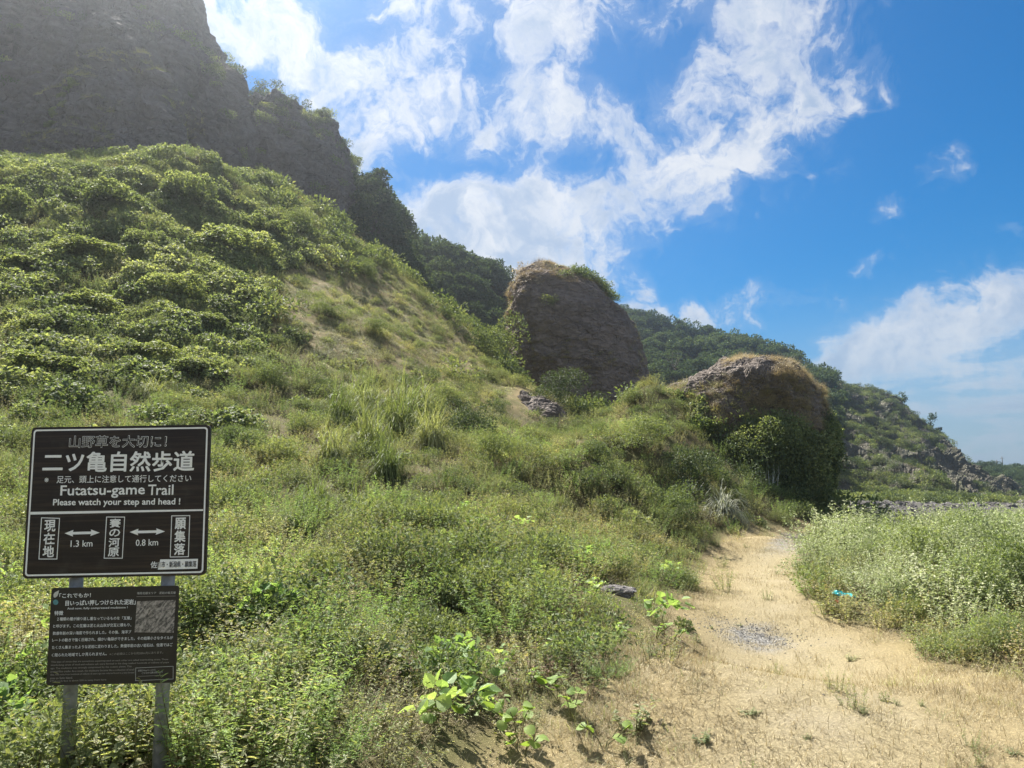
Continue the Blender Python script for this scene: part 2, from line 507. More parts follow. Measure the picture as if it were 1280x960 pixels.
# flat walking ground
for (x, y) in [(0, 0), (-3, 0), (3, 0), (0, 4.6), (1.2, 6), (2, 8), (2.2, 10), (3, 13), (4, 16), (5.5, 19), (7, 21), (8.5, 23), (5, 6), (8, 8), (6, 11),
               (10, 14), (12, 10), (16, 14), (14, 20), (20, 22), (10.5, 26), (0, -10), (-10, -10), (10, -10), (20, 0), (-14, 0), (30, 14), (12, 3), (0, -30),
               (-30, -30), (30, -30), (3.6, 20), (0.8, 8.2)]:
    CP.append((x, y, 0.0))
CP.append((-2.0, 3.9, 0.10)); CP.append((-2.5, 0, 0.05)); CP.append((-30, 0, 6)); CP.append((-45, 15, 14)); CP.append((-60, -20, 14))
for (x, y, z) in [(14, 30, -0.5), (20, 30, -0.6), (12, 36, -1.0), (22, 40, -1.4), (30, 34, -1.5), (40, 30, -2.0), (16, 48, -1.4), (28, 55, -1.9), (45, 48, -2.6), (60, 40, -3.2),
                  (20, 66, -1.3), (35, 75, -1.3), (55, 80, -2.2), (60, 60, -3.2), (80, 60, -4.4), (90, 90, -4.2), (30, 95, -0.8), (50, 105, -1.0), (75, 120, -2.5)]:
    CP.append((x, y, z))
# behind the crest of the green slope the ground flattens, then falls to the foot of the far hill
for (px, py, Yd, dz) in [(255, 205, 43, 1), (308, 240, 45, -1.0), (404, 276, 48, -1.5), (500, 345, 49, -2.5), (580, 412, 45, -2.5), (667, 492, 36, -1.6), (715, 522, 33, -1.0)]:
    b = P(px, py, Yd)
    CP.append((b[0] + 2.5, b[1] + 8, b[2] + dz))
for (x, y, z) in [(5, 45, 3.0), (8, 60, 2.0), (0, 80, 5), (-20, 75, 12), (-50, 70, 26), (-70, 40, 22), (12, 38, 0.2), (10, 75, 0.5), (15, 90, 0.5)]:
    CP.append((x, y, z))
CP = np.array(CP)


def _rbf_fit():
    d = np.linalg.norm(CP[:, None, :2] - CP[None, :, :2], axis=-1)
    n = len(CP)
    A = np.zeros((n + 3, n + 3))
    A[:n, :n] = -np.sqrt(d ** 2 + 0.8) - np.eye(n) * 0.25
    A[:n, n] = 1
    A[:n, n + 1:] = CP[:, :2]
    A[n, :n] = 1
    A[n + 1:, :n] = CP[:, :2].T
    b = np.zeros(n + 3)
    b[:n] = CP[:, 2]
    return np.linalg.solve(A, b)


RW = _rbf_fit()
SEA = -5.0


def hbase(x, y):
    x = np.asarray(x, float)
    y = np.asarray(y, float)
    sh = x.shape
    xf, yf = x.ravel(), y.ravel()
    out = np.empty(len(xf))
    for s in range(0, len(xf), 20000):
        xx, yy = xf[s:s + 20000], yf[s:s + 20000]
        # soft distance rounds the cone points of the control values
        d = np.sqrt((xx[:, None] - CP[None, :, 0]) ** 2 + (yy[:, None] - CP[None, :, 1]) ** 2 + 0.8)
        out[s:s + 20000] = -d @ RW[:len(CP)] + RW[len(CP)] + RW[len(CP) + 1] * xx + RW[len(CP) + 2] * yy
    out = out.reshape(sh)
    r = np.hypot(x, y - 30)
    far = smooth(85, 150, r)
    farz = np.where(x > 40, SEA - 1.0, -1.5)
    return out * (1 - far) + farz * far


POLY = {
    'lawn': [(560, 985), (625, 930), (690, 890), (750, 850), (795, 800), (835, 752), (872, 712), (888, 685), (920, 662), (1030, 655), (1005, 700), (1000, 735), (1050, 772),
             (1130, 792), (1200, 835), (1280, 850), (2600, 1000), (2600, 6000), (-200, 6000), (200, 1250), (480, 1010)],
    'track': [(860, 960), (900, 880), (900, 800), (915, 750), (930, 710), (940, 690), (960, 672), (1030, 664), (1015, 690), (990, 720), (1010, 760), (1060, 800), (1150, 880), (1200, 960),
              (800, 1300), (700, 1300)],
    'dry': [(330, 345), (400, 330), (470, 325), (540, 372), (590, 420), (625, 470), (715, 522), (650, 528), (600, 500), (540, 480), (470, 462), (400, 450), (330, 400)],
    'kudzu': [(-2600, 60), (230, 60), (330, 240), (400, 330), (330, 350), (330, 400), (300, 450), (270, 480), (180, 510), (0, 545), (-2600, 560)],
    'rshrub': [(1000, 705), (1035, 672), (1120, 650), (1280, 632), (3000, 610), (3000, 900), (1500, 880), (1280, 812), (1210, 800), (1130, 775), (1060, 758), (1004, 732)],
    'yellow': [(640, 640), (760, 600), (880, 640), (880, 690), (830, 740), (740, 745), (640, 720), (560, 680)],
}


def zone(x, y, z, jit=14):
    """how the land is covered at a point; the outlines wander"""
    px, py = proj(x, y, z)
    dist = np.hypot(x, y)
    j = jit * fbm(p3(x, y) * 0.9, 3, 5)
    j2 = jit * 0.6 * fbm(p3(x, y) * 0.9 + 40, 3, 6)
    q_ = {k: inpoly(px + j * (2.2 if k == 'dry' else 1), py + j2 * (2.2 if k in ('dry', 'kudzu') else 1), v) & (y > 0.6) for k, v in POLY.items()}
    q_['lawn'] |= (y <= 0.6) & (x > -2 + j * 0.05)
    q_['rshrub'] &= (dist < 34)
    q_['shore'] = (x > 9) & (z < -0.28) & (y > 24) & ~q_['rshrub']
    q_['track'] &= (y < 24)
    return q_, px, py


def terr(x, y, detail=True):
    z = hbase(x, y)
    px, py = proj(x, y, z)
    d = np.hypot(x, y)
    up = smooth(0.6, 4.0, z)
    # mounded vine cover high on the left, small terraces on the parched slope
    k = smooth(430, 300, px) * smooth(580, 470, py) * up * (y > 1)
    dry = smooth(330, 420, px) * smooth(760, 690, px) * smooth(560, 500, py) * up * (y > 1)
    lump = fbm(p3(x, y) * 0.42, 3, 3)
    bil = 1 - np.abs(fbm(p3(x, y) * 0.33, 3, 9)) * 2.6
    flat = 1 - smooth(0.3, 1.2, np.abs(z))
    z = z + k * (0.06 * bil + 0.32 * lump + 0.17 * fbm(p3(x, y) * 0.95, 4, 13)) + 0.16 * lump * (1 - k) * smooth(0.1, 1.2, np.abs(z))
    ter = np.sin((z * 1.0 + 0.25 * x + 1.6 * fbm(p3(x, y) * 0.35, 3, 21)) * 7.0)
    z = z + dry * (0.03 * ter + 0.16 * fbm(p3(x, y) * 0.8, 4, 22))
    if detail:
        z = z + 0.022 * fbm(p3(x, y) * 1.1, 2, 4)
    return z


def hit(px, py):
    """where the line of sight through a photo pixel meets the ground"""
    d = ray(px, py)
    Ys = np.concatenate([np.arange(1.5, 30, 0.05), np.arange(30, 120, 0.2)])
    pts = np.array([0, 0, CAM_H]) + d * (Ys / d[1])[:, None]
    h = terr(pts[:, 0], pts[:, 1])
    k = np.nonzero(pts[:, 2] < h)[0]
    i = k[0] if len(k) else len(Ys) - 1
    return np.array([pts[i, 0], pts[i, 1], h[i]])


GVX, GVY, _ = hit(940, 796)


def axis(lo, hi, fine0, fine1, step, grow=1.045):
    v = list(np.arange(fine0, fine1, step))
    s = step
    while v[-1] < hi:
        s *= grow
        v.append(v[-1] + s)
    s = step
    a_ = [fine0]
    while a_[-1] > lo:
        s *= grow
        a_.append(a_[-1] - s)
    return np.array(sorted(a_[1:]) + v)


gx = axis(-850, 850, -26, 20, 0.20, 1.06)
gy = axis(-850, 850, 1.0, 48, 0.20, 1.06)
GX, GY = np.meshgrid(gx, gy)
GZ = terr(GX, GY)
zn, zpx, zpy = zone(GX, GY, GZ, 10)


def blur(a, n=1):
    a = a.astype(float)
    for _ in range(n):
        p_ = np.pad(a, 1, mode='edge')
        a = (p_[1:-1, 1:-1] * 4 + p_[:-2, 1:-1] + p_[2:, 1:-1] + p_[1:-1, :-2] + p_[1:-1, 2:]) / 8
    return a


gravel = (np.hypot((GX - GVX) / 0.46, (GY - GVY) / 0.52) + 0.5 * fbm(p3(GX, GY) * 3, 3, 31))
gravel = smooth(1.1, 0.5, gravel)
gravel = np.maximum(gravel, 0.8 * smooth(700, 680, zpy) * zn['track'] * smooth(940, 970, zpx) * (GY > 6))
att = {'lawn': blur(zn['lawn'], 2), 'track': blur(zn['track'], 5), 'dry': blur(zn['dry'], 3), 'shore': blur(zn['shore'], 1), 'gravel': gravel}
ground_me = gridmesh('ground', np.stack([GX, GY, GZ], -1), pattr=att)

m_, g = mat('earth and dry turf')
pos = g.n('ShaderNodeNewGeometry').outputs['Position']
A = lambda k: g.n('ShaderNodeAttribute', attribute_name=k).outputs['Fac']
f1 = g.noise(pos, 45, 6, 0.7)
f2 = g.noise(pos, 1.4, 5, 0.6)
f3 = g.noise(pos, 260, 3, 0.6)
soil = g.mix(g.mr(f1, 0.3, 0.7), (0.055, 0.045, 0.025), (0.13, 0.105, 0.055))
soil = g.mix(g.mr(f2, 0.4, 0.65, 0, 0.6), soil, (0.075, 0.09, 0.03))
straw = g.mix(g.mr(f1, 0.3, 0.7), (0.12, 0.095, 0.052), (0.265, 0.215, 0.115))
straw = g.mix(g.mr(f3, 0.35, 0.7, 0, 0.6), straw, (0.34, 0.275, 0.155))
straw = g.mix(g.mr(f2, 0.5, 0.75, 0, 0.5), straw, (0.30, 0.24, 0.11))
track = g.mix(g.mr(f1, 0.3, 0.7), (0.19, 0.158, 0.098), (0.32, 0.275, 0.168))
track = g.mix(g.mr(f2, 0.45, 0.7, 0, 0.5), track, (0.27, 0.24, 0.19))
drys = g.mix(g.mr(f2, 0.35, 0.65), (0.13, 0.12, 0.05), (0.22, 0.17, 0.09))
vor = g.n('ShaderNodeTexVoronoi', {'Vector': pos, 'Scale': 55.0})
vcol = g.n('ShaderNodeSeparateColor', {0: vor.outputs['Color']}).outputs[0]
grav = g.mix(vcol, (0.12, 0.12, 0.12), (0.30, 0.295, 0.285))
shore = g.mix(g.mr(g.noise(pos, 0.8, 6, 0.7), 0.4, 0.6), (0.09, 0.085, 0.07), (0.15, 0.14, 0.125))
shore = g.mix(g.mr(g.noise(pos, 0.15, 4, 0.6), 0.5, 0.62), shore, (0.10, 0.115, 0.045))
c = g.mix(A('lawn'), soil, straw)
c = g.mix(g.m('MULTIPLY', A('track'), 0.75), c, track)
c = g.mix(A('dry'), c, drys)
c = g.mix(g.m('MULTIPLY', A('gravel'), g.mr(g.noise(pos, 7, 4, 0.7), 0.35, 0.6, 0.25, 0.9)), c, grav)
c = g.mix(A('shore'), c, shore)
hh = g.m('ADD', f1, g.m('MULTIPLY', g.m('MULTIPLY', vor.outputs['Distance'], -2.0), A('gravel')))
bp = g.n('ShaderNodeBump', {'Height': hh, 'Strength': 0.7, 'Distance': 0.02})
b = g.n('ShaderNodeBsdfPrincipled', {'Base Color': c, 'Roughness': 0.95, 'Specular IOR Level': 0.1})
g.t.links.new(bp.outputs[0], b.inputs['Normal'])
finish(g, b.outputs[0])
tag(link('ground', ground_me, m_), 'slope and trail ground of dry turf and soil', None, None, 'structure')

# sea far to the right
m_, g = mat('sea water')
pos = g.n('ShaderNodeNewGeometry').outputs['Position']
bp = g.n('ShaderNodeBump', {'Height': g.noise(pos, 0.6, 6, 0.6), 'Strength': 0.4, 'Distance': 0.5})
b = g.n('ShaderNodeBsdfPrincipled', {'Base Color': (0.012, 0.045, 0.07), 'Roughness': 0.12})
g.t.links.new(bp.outputs[0], b.inputs['Normal'])
finish(g, b.outputs[0])
sea = link('sea', pmesh('sea', [(-200, -800, SEA), (800, -800, SEA), (800, 800, SEA), (-200, 800, SEA)], [(0, 1, 2, 3)]), m_)
sea['kind'] = 'structure'


# ------------------------------------------------------------------ rock masses
def rockdisp(G, amp, scale, seed, strata=0.0, sfreq=1.0, tilt=0.15, closed_u=False, edge=None, gully=0.0):
    n = gnormals(G, closed_u)
    p_ = G * scale
    d = fbm(p_, 6, seed, 0.58, ridged=True) * 0.6 + fbm(p_ * 0.45, 3, seed + 50) * 0.85
    v = G[..., 2] + tilt * G[..., 0] + 0.9 * fbm(G * 0.22 * scale, 3, seed + 7)
    lay = fbm(np.stack([v * 0, v * 0, v * sfreq], -1) + 0.9 * G * scale, 4, seed + 70, 0.6)
    lay = np.sign(lay) * np.abs(lay) ** 0.7
    blk = fbm(G * scale * 3.2 + 11, 3, seed + 90, 0.5)
    blk = np.floor(blk * 5) / 5 * 0.75 + blk * 0.25
    gul = fbm(np.stack([G[..., 0] * 1.1, G[..., 1] * 1.1, G[..., 2] * 0.28], -1) * scale * 1.35 + 5, 6, seed + 33, 0.6, ridged=True)
    dd = amp * d + strata * lay + 0.42 * amp * blk + gully * gul
    if edge is not None:
        dd = dd * edge
    return G + n * dd[..., None]


def cliff(name, cols, nu, nv, amp, scale, seed, mats, strata=0.3, sfreq=0.8, bulge=1.0, back=14, rise=0.0, gully=0.0):
    """cols: (px,py,depth at the foot, px,py,depth at the rim)"""
    top = np.array([P(c_[3], c_[4], c_[5]) for c_ in cols])
    bot = np.array([P(c_[0], c_[1], c_[2]) for c_ in cols]) + np.array([0, 0, -2.5])
    rows = []
    for t in (0, 0.25, 0.5, 0.75, 0.93, 1.0):
        r_ = bot + (top - bot) * t
        r_[:, 1] -= bulge * math.sin(math.pi * t)
        rows.append(r_)
    hgt = (top - bot)[:, 2:3]
    for (dy, dz) in ((0.12, rise), (0.5, rise * 2 - 0.04), (1.0, -0.35), (1.1, -1.0)):
        rows.append(top + np.array([0, dy * back, 0]) + np.concatenate([hgt * 0, hgt * 0, hgt * dz], 1))
    C = np.array(rows)
    G = catmull(C, nv)
    G = catmull(G.transpose(1, 0, 2), nu).transpose(1, 0, 2)
    G = rockdisp(G, amp, scale, seed, strata, sfreq, gully=gully)
    return link(name, gridmesh(name, G, smoothf=False), mats), G


def stack(name, levels, nu, nv, ry, amp, scale, seed, mats, strata=0.3, sfreq=1.0, power=2.6, base_extra=None):
    """levels: (py, px left, px right, depth) from the foot up"""
    rows = []
    th = np.linspace(0, 2 * math.pi, nu, endpoint=False)
    cs, sn = np.cos(th), np.sin(th)
    e = 2.0 / power
    ux, uy = np.sign(cs) * np.abs(cs) ** e, np.sign(sn) * np.abs(sn) ** e
    w0 = None
    for (py, xl, xr, Yd) in levels:
        a_, b_ = P(xl, py, Yd), P(xr, py, Yd)
        c_ = (a_ + b_) / 2
        rx = (b_[0] - a_[0]) / 2
        w0 = w0 or rx
        ryy = ry * min(1.0, (rx / w0) ** 0.8)
        rows.append(np.stack([c_[0] + rx * ux, c_[1] + ryy * uy, np.full(nu, c_[2])], -1))
    last = rows[-1].mean(0)
    rows.append(last + (rows[-1] - last) * 0.01 + np.array([0, 0, 0.15]))
    G = catmull(np.array(rows), nv)
    G = rockdisp(G, amp, scale, seed, strata, sfreq, closed_u=True)
    return link(name, gridmesh(name, G, closed_u=True, smoothf=False), mats), G


ROCKS = {}
# big cliff on the left: foot then rim
o, G = cliff('rock_cliff', [
    (-900, 330, 30, -900, -40, 44), (-500, 270, 37, -500, -80, 52), (-250, 250, 42, -250, -100, 56), (0, 245, 46, 0, -90, 60),
    (110, 240, 48, 110, -80, 62), (185, 235, 50, 165, -60, 63), (245, 240, 53, 210, -20, 62), (270, 250, 55, 222, 46, 61), (286, 260, 56, 252, 67, 62), (300, 265, 57, 272, 93, 63),
    (312, 270, 60, 286, 117, 66), (320, 275, 66, 292, 126, 74)], 340, 240, 1.3, 0.13, 101, M['cliff'], 0.25, 0.55, 0.5, gully=1.9)
ROCKS['a'] = G
tag(o, 'tall grey cliff face rising out of the top left of the view', 'cliff')
# the buttress leaning on it
o, G = cliff('rock_buttress', [
    (-190, 250, 44, -150, 190, 52), (-60, 240, 42, -40, 150, 51), (30, 235, 42, 50, 120, 51), (80, 235, 42, 96, 75, 51), (110, 235, 42, 120, 49, 51), (150, 235, 42.5, 142, 62, 51), (180, 235, 43, 170, 98, 51),
    (215, 235, 44, 197, 118, 51), (240, 235, 46, 214, 152, 52), (255, 235, 49, 224, 180, 55)], 220, 150, 0.8, 0.24, 131, M['cliff'], 0.20, 0.8, 0.3, 8, 0.09, 0.9)
ROCKS['b'] = G
tag(o, 'pointed grey rock buttress with a vine streak, leaning against the tall cliff', 'cliff')
# second cliff with a steep right end
o, G = cliff('rock_cliff', [
    (285, 290, 62, 285, 150, 68), (320, 290, 62, 320, 128, 69), (365, 300, 63, 365, 128, 70), (390, 305, 64, 378, 137, 71), (410, 312, 65, 394, 148, 72), (424, 318, 66, 407, 164, 73),
    (438, 325, 67, 418, 188, 74), (450, 330, 69, 423, 217, 76), (458, 335, 74, 427, 236, 82)], 220, 150, 0.75, 0.2, 151, M['cliff'], 0.30, 0.8, 0.6, gully=1.5)
ROCKS['c'] = G
tag(o, 'squared grey cliff with a sheer right end and a lone tree on its shoulder', 'cliff')
o, G = cliff('rock_cliff', [
    (400, 330, 70, 425, 240, 76), (430, 335, 70, 440, 238, 76), (455, 340, 70, 456, 236, 76), (480, 350, 71, 470, 241, 77), (500, 358, 72, 480, 263, 78), (520, 365, 73, 490, 286, 79), (540, 380, 77, 502, 303, 84)],
    150, 110, 0.6, 0.25, 171, M['cliff'], 0.25, 0.9, 0.4, gully=0.7)
ROCKS['d'] = G
tag(o, 'small shrub-topped grey crag stepping down from the sheer cliff end', 'cliff')
# wooded hill behind the crest
o, G = cliff('wooded_hill', [
    (430, 400, 88, 440, 286, 104), (480, 420, 86, 480, 298, 103), (520, 440, 85, 516, 312, 102), (565, 450, 85, 560, 326, 102), (595, 455, 86, 590, 338, 103), (620, 460, 88, 615, 354, 105),
    (650, 470, 90, 640, 378, 108), (690, 490, 94, 680, 430, 112)], 160, 100, 1.2, 0.12, 191, M['farrock'], 0.3, 0.3, 3.0, 30)
ROCKS['hill'] = G
tag(o, None, None, None, 'structure')
# the rock stack
o, G = stack('rock_stack', [(560, 652, 824, 56), (520, 648, 816, 56), (480, 642, 806, 56), (455, 637, 800, 56), (427, 635, 793, 56), (402, 635, 779, 56), (382, 637, 762, 56), (364, 640, 745, 56),
                            (353, 645, 728, 56), (345, 653, 710, 56), (340, 662, 697, 56), (338, 670, 688, 56)], 320, 230, 6.0, 0.75, 0.26, 211, M['stack'], 0.10, 2.4, 2.3)
ROCKS['stack'] = G
tag(o, 'tall rounded rock stack with layered brown face and dry grass on its top', 'rock')
# the outcrop by the path
o, G = stack('rock_outcrop', [(668, 850, 990, 32), (655, 850, 990, 32), (630, 840, 994, 32), (600, 826, 1000, 32), (580, 814, 1006, 32), (549, 800, 1012, 32), (530, 804, 1014, 32), (512, 816, 1010, 32), (497, 834, 1002, 32),
                              (484, 854, 988, 32), (474, 876, 972, 32), (467, 895, 954, 32), (461, 910, 938, 32), (458, 918, 930, 32)], 320, 220, 4.4, 0.62, 0.45, 231, M['outcrop'], 0.06, 3.0, 2.1)
ROCKS['outcrop'] = G
tag(o, 'low domed rock outcrop beside the path end, golden grass on top and bushes in front', 'rock')
# the long ridge behind, down to the shore
o, G = cliff('mountain_ridge', [
    (600, 618, 120, 700, 380, 205), (700, 616, 112, 760, 396, 200), (800, 615, 106, 795, 404, 196), (880, 614, 100, 855, 421, 190), (940, 614, 97, 905, 433, 185), (1000, 614, 95, 950, 446, 182), (1040, 614, 94, 985, 458, 180),
    (1090, 613, 94, 1012, 478, 176), (1130, 613, 96, 1042, 486, 174), (1165, 612, 98, 1075, 497, 172), (1185, 612, 101, 1105, 511, 170), (1205, 612, 104, 1130, 522, 168), (1222, 612, 107, 1155, 541, 166),
    (1236, 612, 110, 1180, 561, 163), (1246, 612, 113, 1199, 575, 160), (1256, 612, 118, 1217, 593, 156), (1266, 612, 124, 1236, 607, 152), (1275, 616, 132, 1262, 616, 152)],
    330, 170, 3.4, 0.055, 251, M['farrock'], 0.9, 0.16, -3.0, 60, gully=2.2)
ROCKS['ridge'] = G
tag(o, None, None, None, 'structure')
o, G = cliff('far_headland', [
    (1120, 620, 185, 1130, 588, 240), (1180, 619, 185, 1185, 588, 240), (1215, 618, 185, 1210, 585, 240), (1240, 618, 185, 1235, 588, 240), (1300, 618, 185, 1300, 592, 240), (1420, 619, 185, 1420, 590, 240),
    (1600, 619, 185, 1600, 588, 240), (1900, 622, 185, 1900, 600, 240)], 160, 40, 1.5, 0.04, 271, M['farrock'], 0.3, 0.1, 0.0, 80)
ROCKS['head'] = G
tag(o, None, None, None, 'structure')


# ------------------------------------------------------------------ plant prototypes (leaves as folded little faces)
def unit(v):
    return v / np.maximum(np.linalg.norm(v, axis=-1, keepdims=True), 1e-9)


def leafquads(base, t, nrm, L, Wd, fold=0.25, shape=0.45):
    """folded leaf: two quads. base,t,nrm (n,3); L,Wd (n,)"""
    t = unit(t)
    b_ = unit(np.cross(t, nrm))
    n_ = np.cross(b_, t)
    L = L[:, None]
    Wd = Wd[:, None] / 2
    tip = base + t * L - n_ * L * 0.12
    m1, m2 = base + t * L * (shape - 0.2), base + t * L * (shape + 0.2)
    out = []
    for s in (-1, 1):
        a1 = m1 + b_ * Wd * s + n_ * Wd * fold
        a2 = m2 + b_ * Wd * 0.82 * s + n_ * Wd * fold * 0.6
        q_ = np.stack([base, a1, a2, tip], 1) if s > 0 else np.stack([base, tip, a2, a1], 1)
        out.append(q_)
    return np.concatenate(out, 0)


def blades(base, dirn, L, Wd, droop, seg=3, taper=True):
    """curved grass blades: strips of quads; droop bends towards the ground"""
    n = len(base)
    dirn = unit(dirn)
    side = unit(np.cross(dirn, np.array([0, 0, 1.0]) + 0.01))
    out = []
    prev, pw = base, Wd
    d = dirn.copy()
    for k in range(1, seg + 1):
        d = unit(d + np.array([0, 0, -1.0]) * (droop * k / seg)[:, None])
        cur = prev + d * (L / seg)[:, None]
        cw = Wd * (1 - k / seg * 0.92) if taper else Wd * (1 - 0.5 * k / seg)
        if k == seg: cw = Wd * 0.05
        out.append(np.stack([prev - side * pw[:, None] / 2, prev + side * pw[:, None] / 2, cur + side * cw[:, None] / 2, cur - side * cw[:, None] / 2], 1))
        prev, pw = cur, cw
    return np.concatenate(out, 0), n * seg


class Plant:
    def __init__(s):
        s.q, s.r, s.m = [], [], []

    def add(s, quads, mi=0, rep=1, rnd=None):
        n = len(quads) // rep
        r_ = rng.random(n) if rnd is None else rnd
        s.q.append(quads)
        s.r.append(np.tile(r_, rep))
        s.m.append(np.full(len(quads), mi))

    def mesh(s, name):
        Q = np.concatenate(s.q)
        return quadmesh(name, Q.reshape(-1, 3), np.arange(len(Q) * 4).reshape(-1, 4), np.concatenate(s.r), np.concatenate(s.m))


def rdir(n, up=0.0, spread=1.0):
    a = rng.random(n) * 2 * math.pi
    v = np.stack([np.cos(a) * spread, np.sin(a) * spread, np.full(n, up)], -1) + rng.normal(0, 0.15, (n, 3))
    return unit(v)


def disc(n, r):
    a = rng.random(n) * 2 * math.pi
    rr = np.sqrt(rng.random(n)) * r
    return np.stack([np.cos(a) * rr, np.sin(a) * rr, np.zeros(n)], -1)


def tuft(p_, n, r, L, Wd, up, droop, mi=0, seg=3, dlo=0.3):
    base = disc(n, r)
    d = rdir(n, 1.0, 1 / max(up, 0.01) * rng.uniform(0.3, 1.2))
    d = unit(np.stack([rng.normal(0, 1, n) / up, rng.normal(0, 1, n) / up, np.ones(n)], -1))
    ll = L * rng.uniform(0.45, 1.15, n)
    q_, _ = blades(base, d, ll, Wd * rng.uniform(0.7, 1.2, n), droop * rng.uniform(dlo, 1.3, n), seg)
    p_.add(q_, mi, seg)


def stems(p_, n, r, H, mi, lean=0.35, w=0.006):
    """thin stems; returns points and directions sampled along them"""
    base = disc(n, r)
    d = unit(np.stack([rng.normal(0, lean, n) + base[:, 0] * 0.8 / max(r, 0.05), rng.normal(0, lean, n) + base[:, 1] * 0.8 / max(r, 0.05), np.ones(n)], -1) * np.array([1, 1, 1.6]))
    hh = H * rng.uniform(0.55, 1.1, n)
    q_, _ = blades(base, d, hh, np.full(n, w), rng.uniform(0, 0.12, n), 2, False)
    p_.add(q_, mi, 2)
    return base, d, hh


def herb(p_, n, r, H, leaves, L, Wd, mleaf, mstem, lean=0.35, lo=0.15, up=0.5):
    base, d, hh = stems(p_, n, r, H, mstem, lean)
    k = np.repeat(np.arange(n), leaves)
    t = rng.uniform(lo, 1.0, len(k))
    pos_ = base[k] + d[k] * (hh[k] * t)[:, None]
    a = rng.random(len(k)) * 2 * math.pi
    out = np.stack([np.cos(a), np.sin(a), rng.uniform(-0.1, 1.0, len(k)) * up * 2 * t], -1)
    nr = np.stack([rng.normal(0, 0.35, len(k)), rng.normal(0, 0.35, len(k)), np.ones(len(k))], -1)
    sz = (1.15 - 0.5 * t) * rng.uniform(0.6, 1.2, len(k))
    p_.add(leafquads(pos_, out, nr, L * sz, Wd * sz), mleaf, 2)


def crown(p_, n, blobs, L, Wd, mi, inner=0.25, up=0.7, trif=False):
    """leaves over a clump of soft blobs (cx,cy,cz,r)"""
    B = np.array(blobs)
    wt = B[:, 3] ** 2
    k = rng.choice(len(B), n, p=wt / wt.sum())
    v = unit(rng.normal(0, 1, (n, 3)))
    v[:, 2] = np.where(v[:, 2] < -0.35, -v[:, 2], v[:, 2])
    v = unit(v)
    rr = B[k, 3] * (1 - inner * rng.random(n) ** 1.5) * (1 + 0.16 * vnoise(v * 3 + B[k, :3] * 2, 5))
    pos_ = B[k, :3] + v * rr[:, None]
    pos_[:, 2] = np.maximum(pos_[:, 2], 0.02)
    out = unit(v + rng.normal(0, 0.55, (n, 3)) + np.array([0, 0, -0.15]))
    nr = unit(v * 0.8 + np.array([0, 0, up]) + rng.normal(0, 0.35, (n, 3)))
    sz = rng.uniform(0.55, 1.2, n)
    if not trif:
        p_.add(leafquads(pos_, out, nr, L * sz, Wd * sz), mi, 2)
    else:
        rn = rng.random(n)
        side = unit(np.cross(out, nr))
        for s in (-1, 0, 1):
            o_ = unit(out + side * s * 1.5)
            p_.add(leafquads(pos_, o_, nr, L * sz * (1 if s == 0 else 0.85), Wd * sz, 0.15), mi, 2, rn)


PROTO = bpy.data.collections.new('prototypes')      # never linked to the scene: only the scatter below draws on it
PI_ = {}


def proto(kind, me, mats):
    for m__ in mats: me.materials.append(m__)
    o_ = bpy.data.objects.new('p%03d_%s' % (len(PROTO.objects), kind), me)
    PROTO.objects.link(o_)
    PI_.setdefault(kind, []).append(len(PROTO.objects) - 1)
    return o_


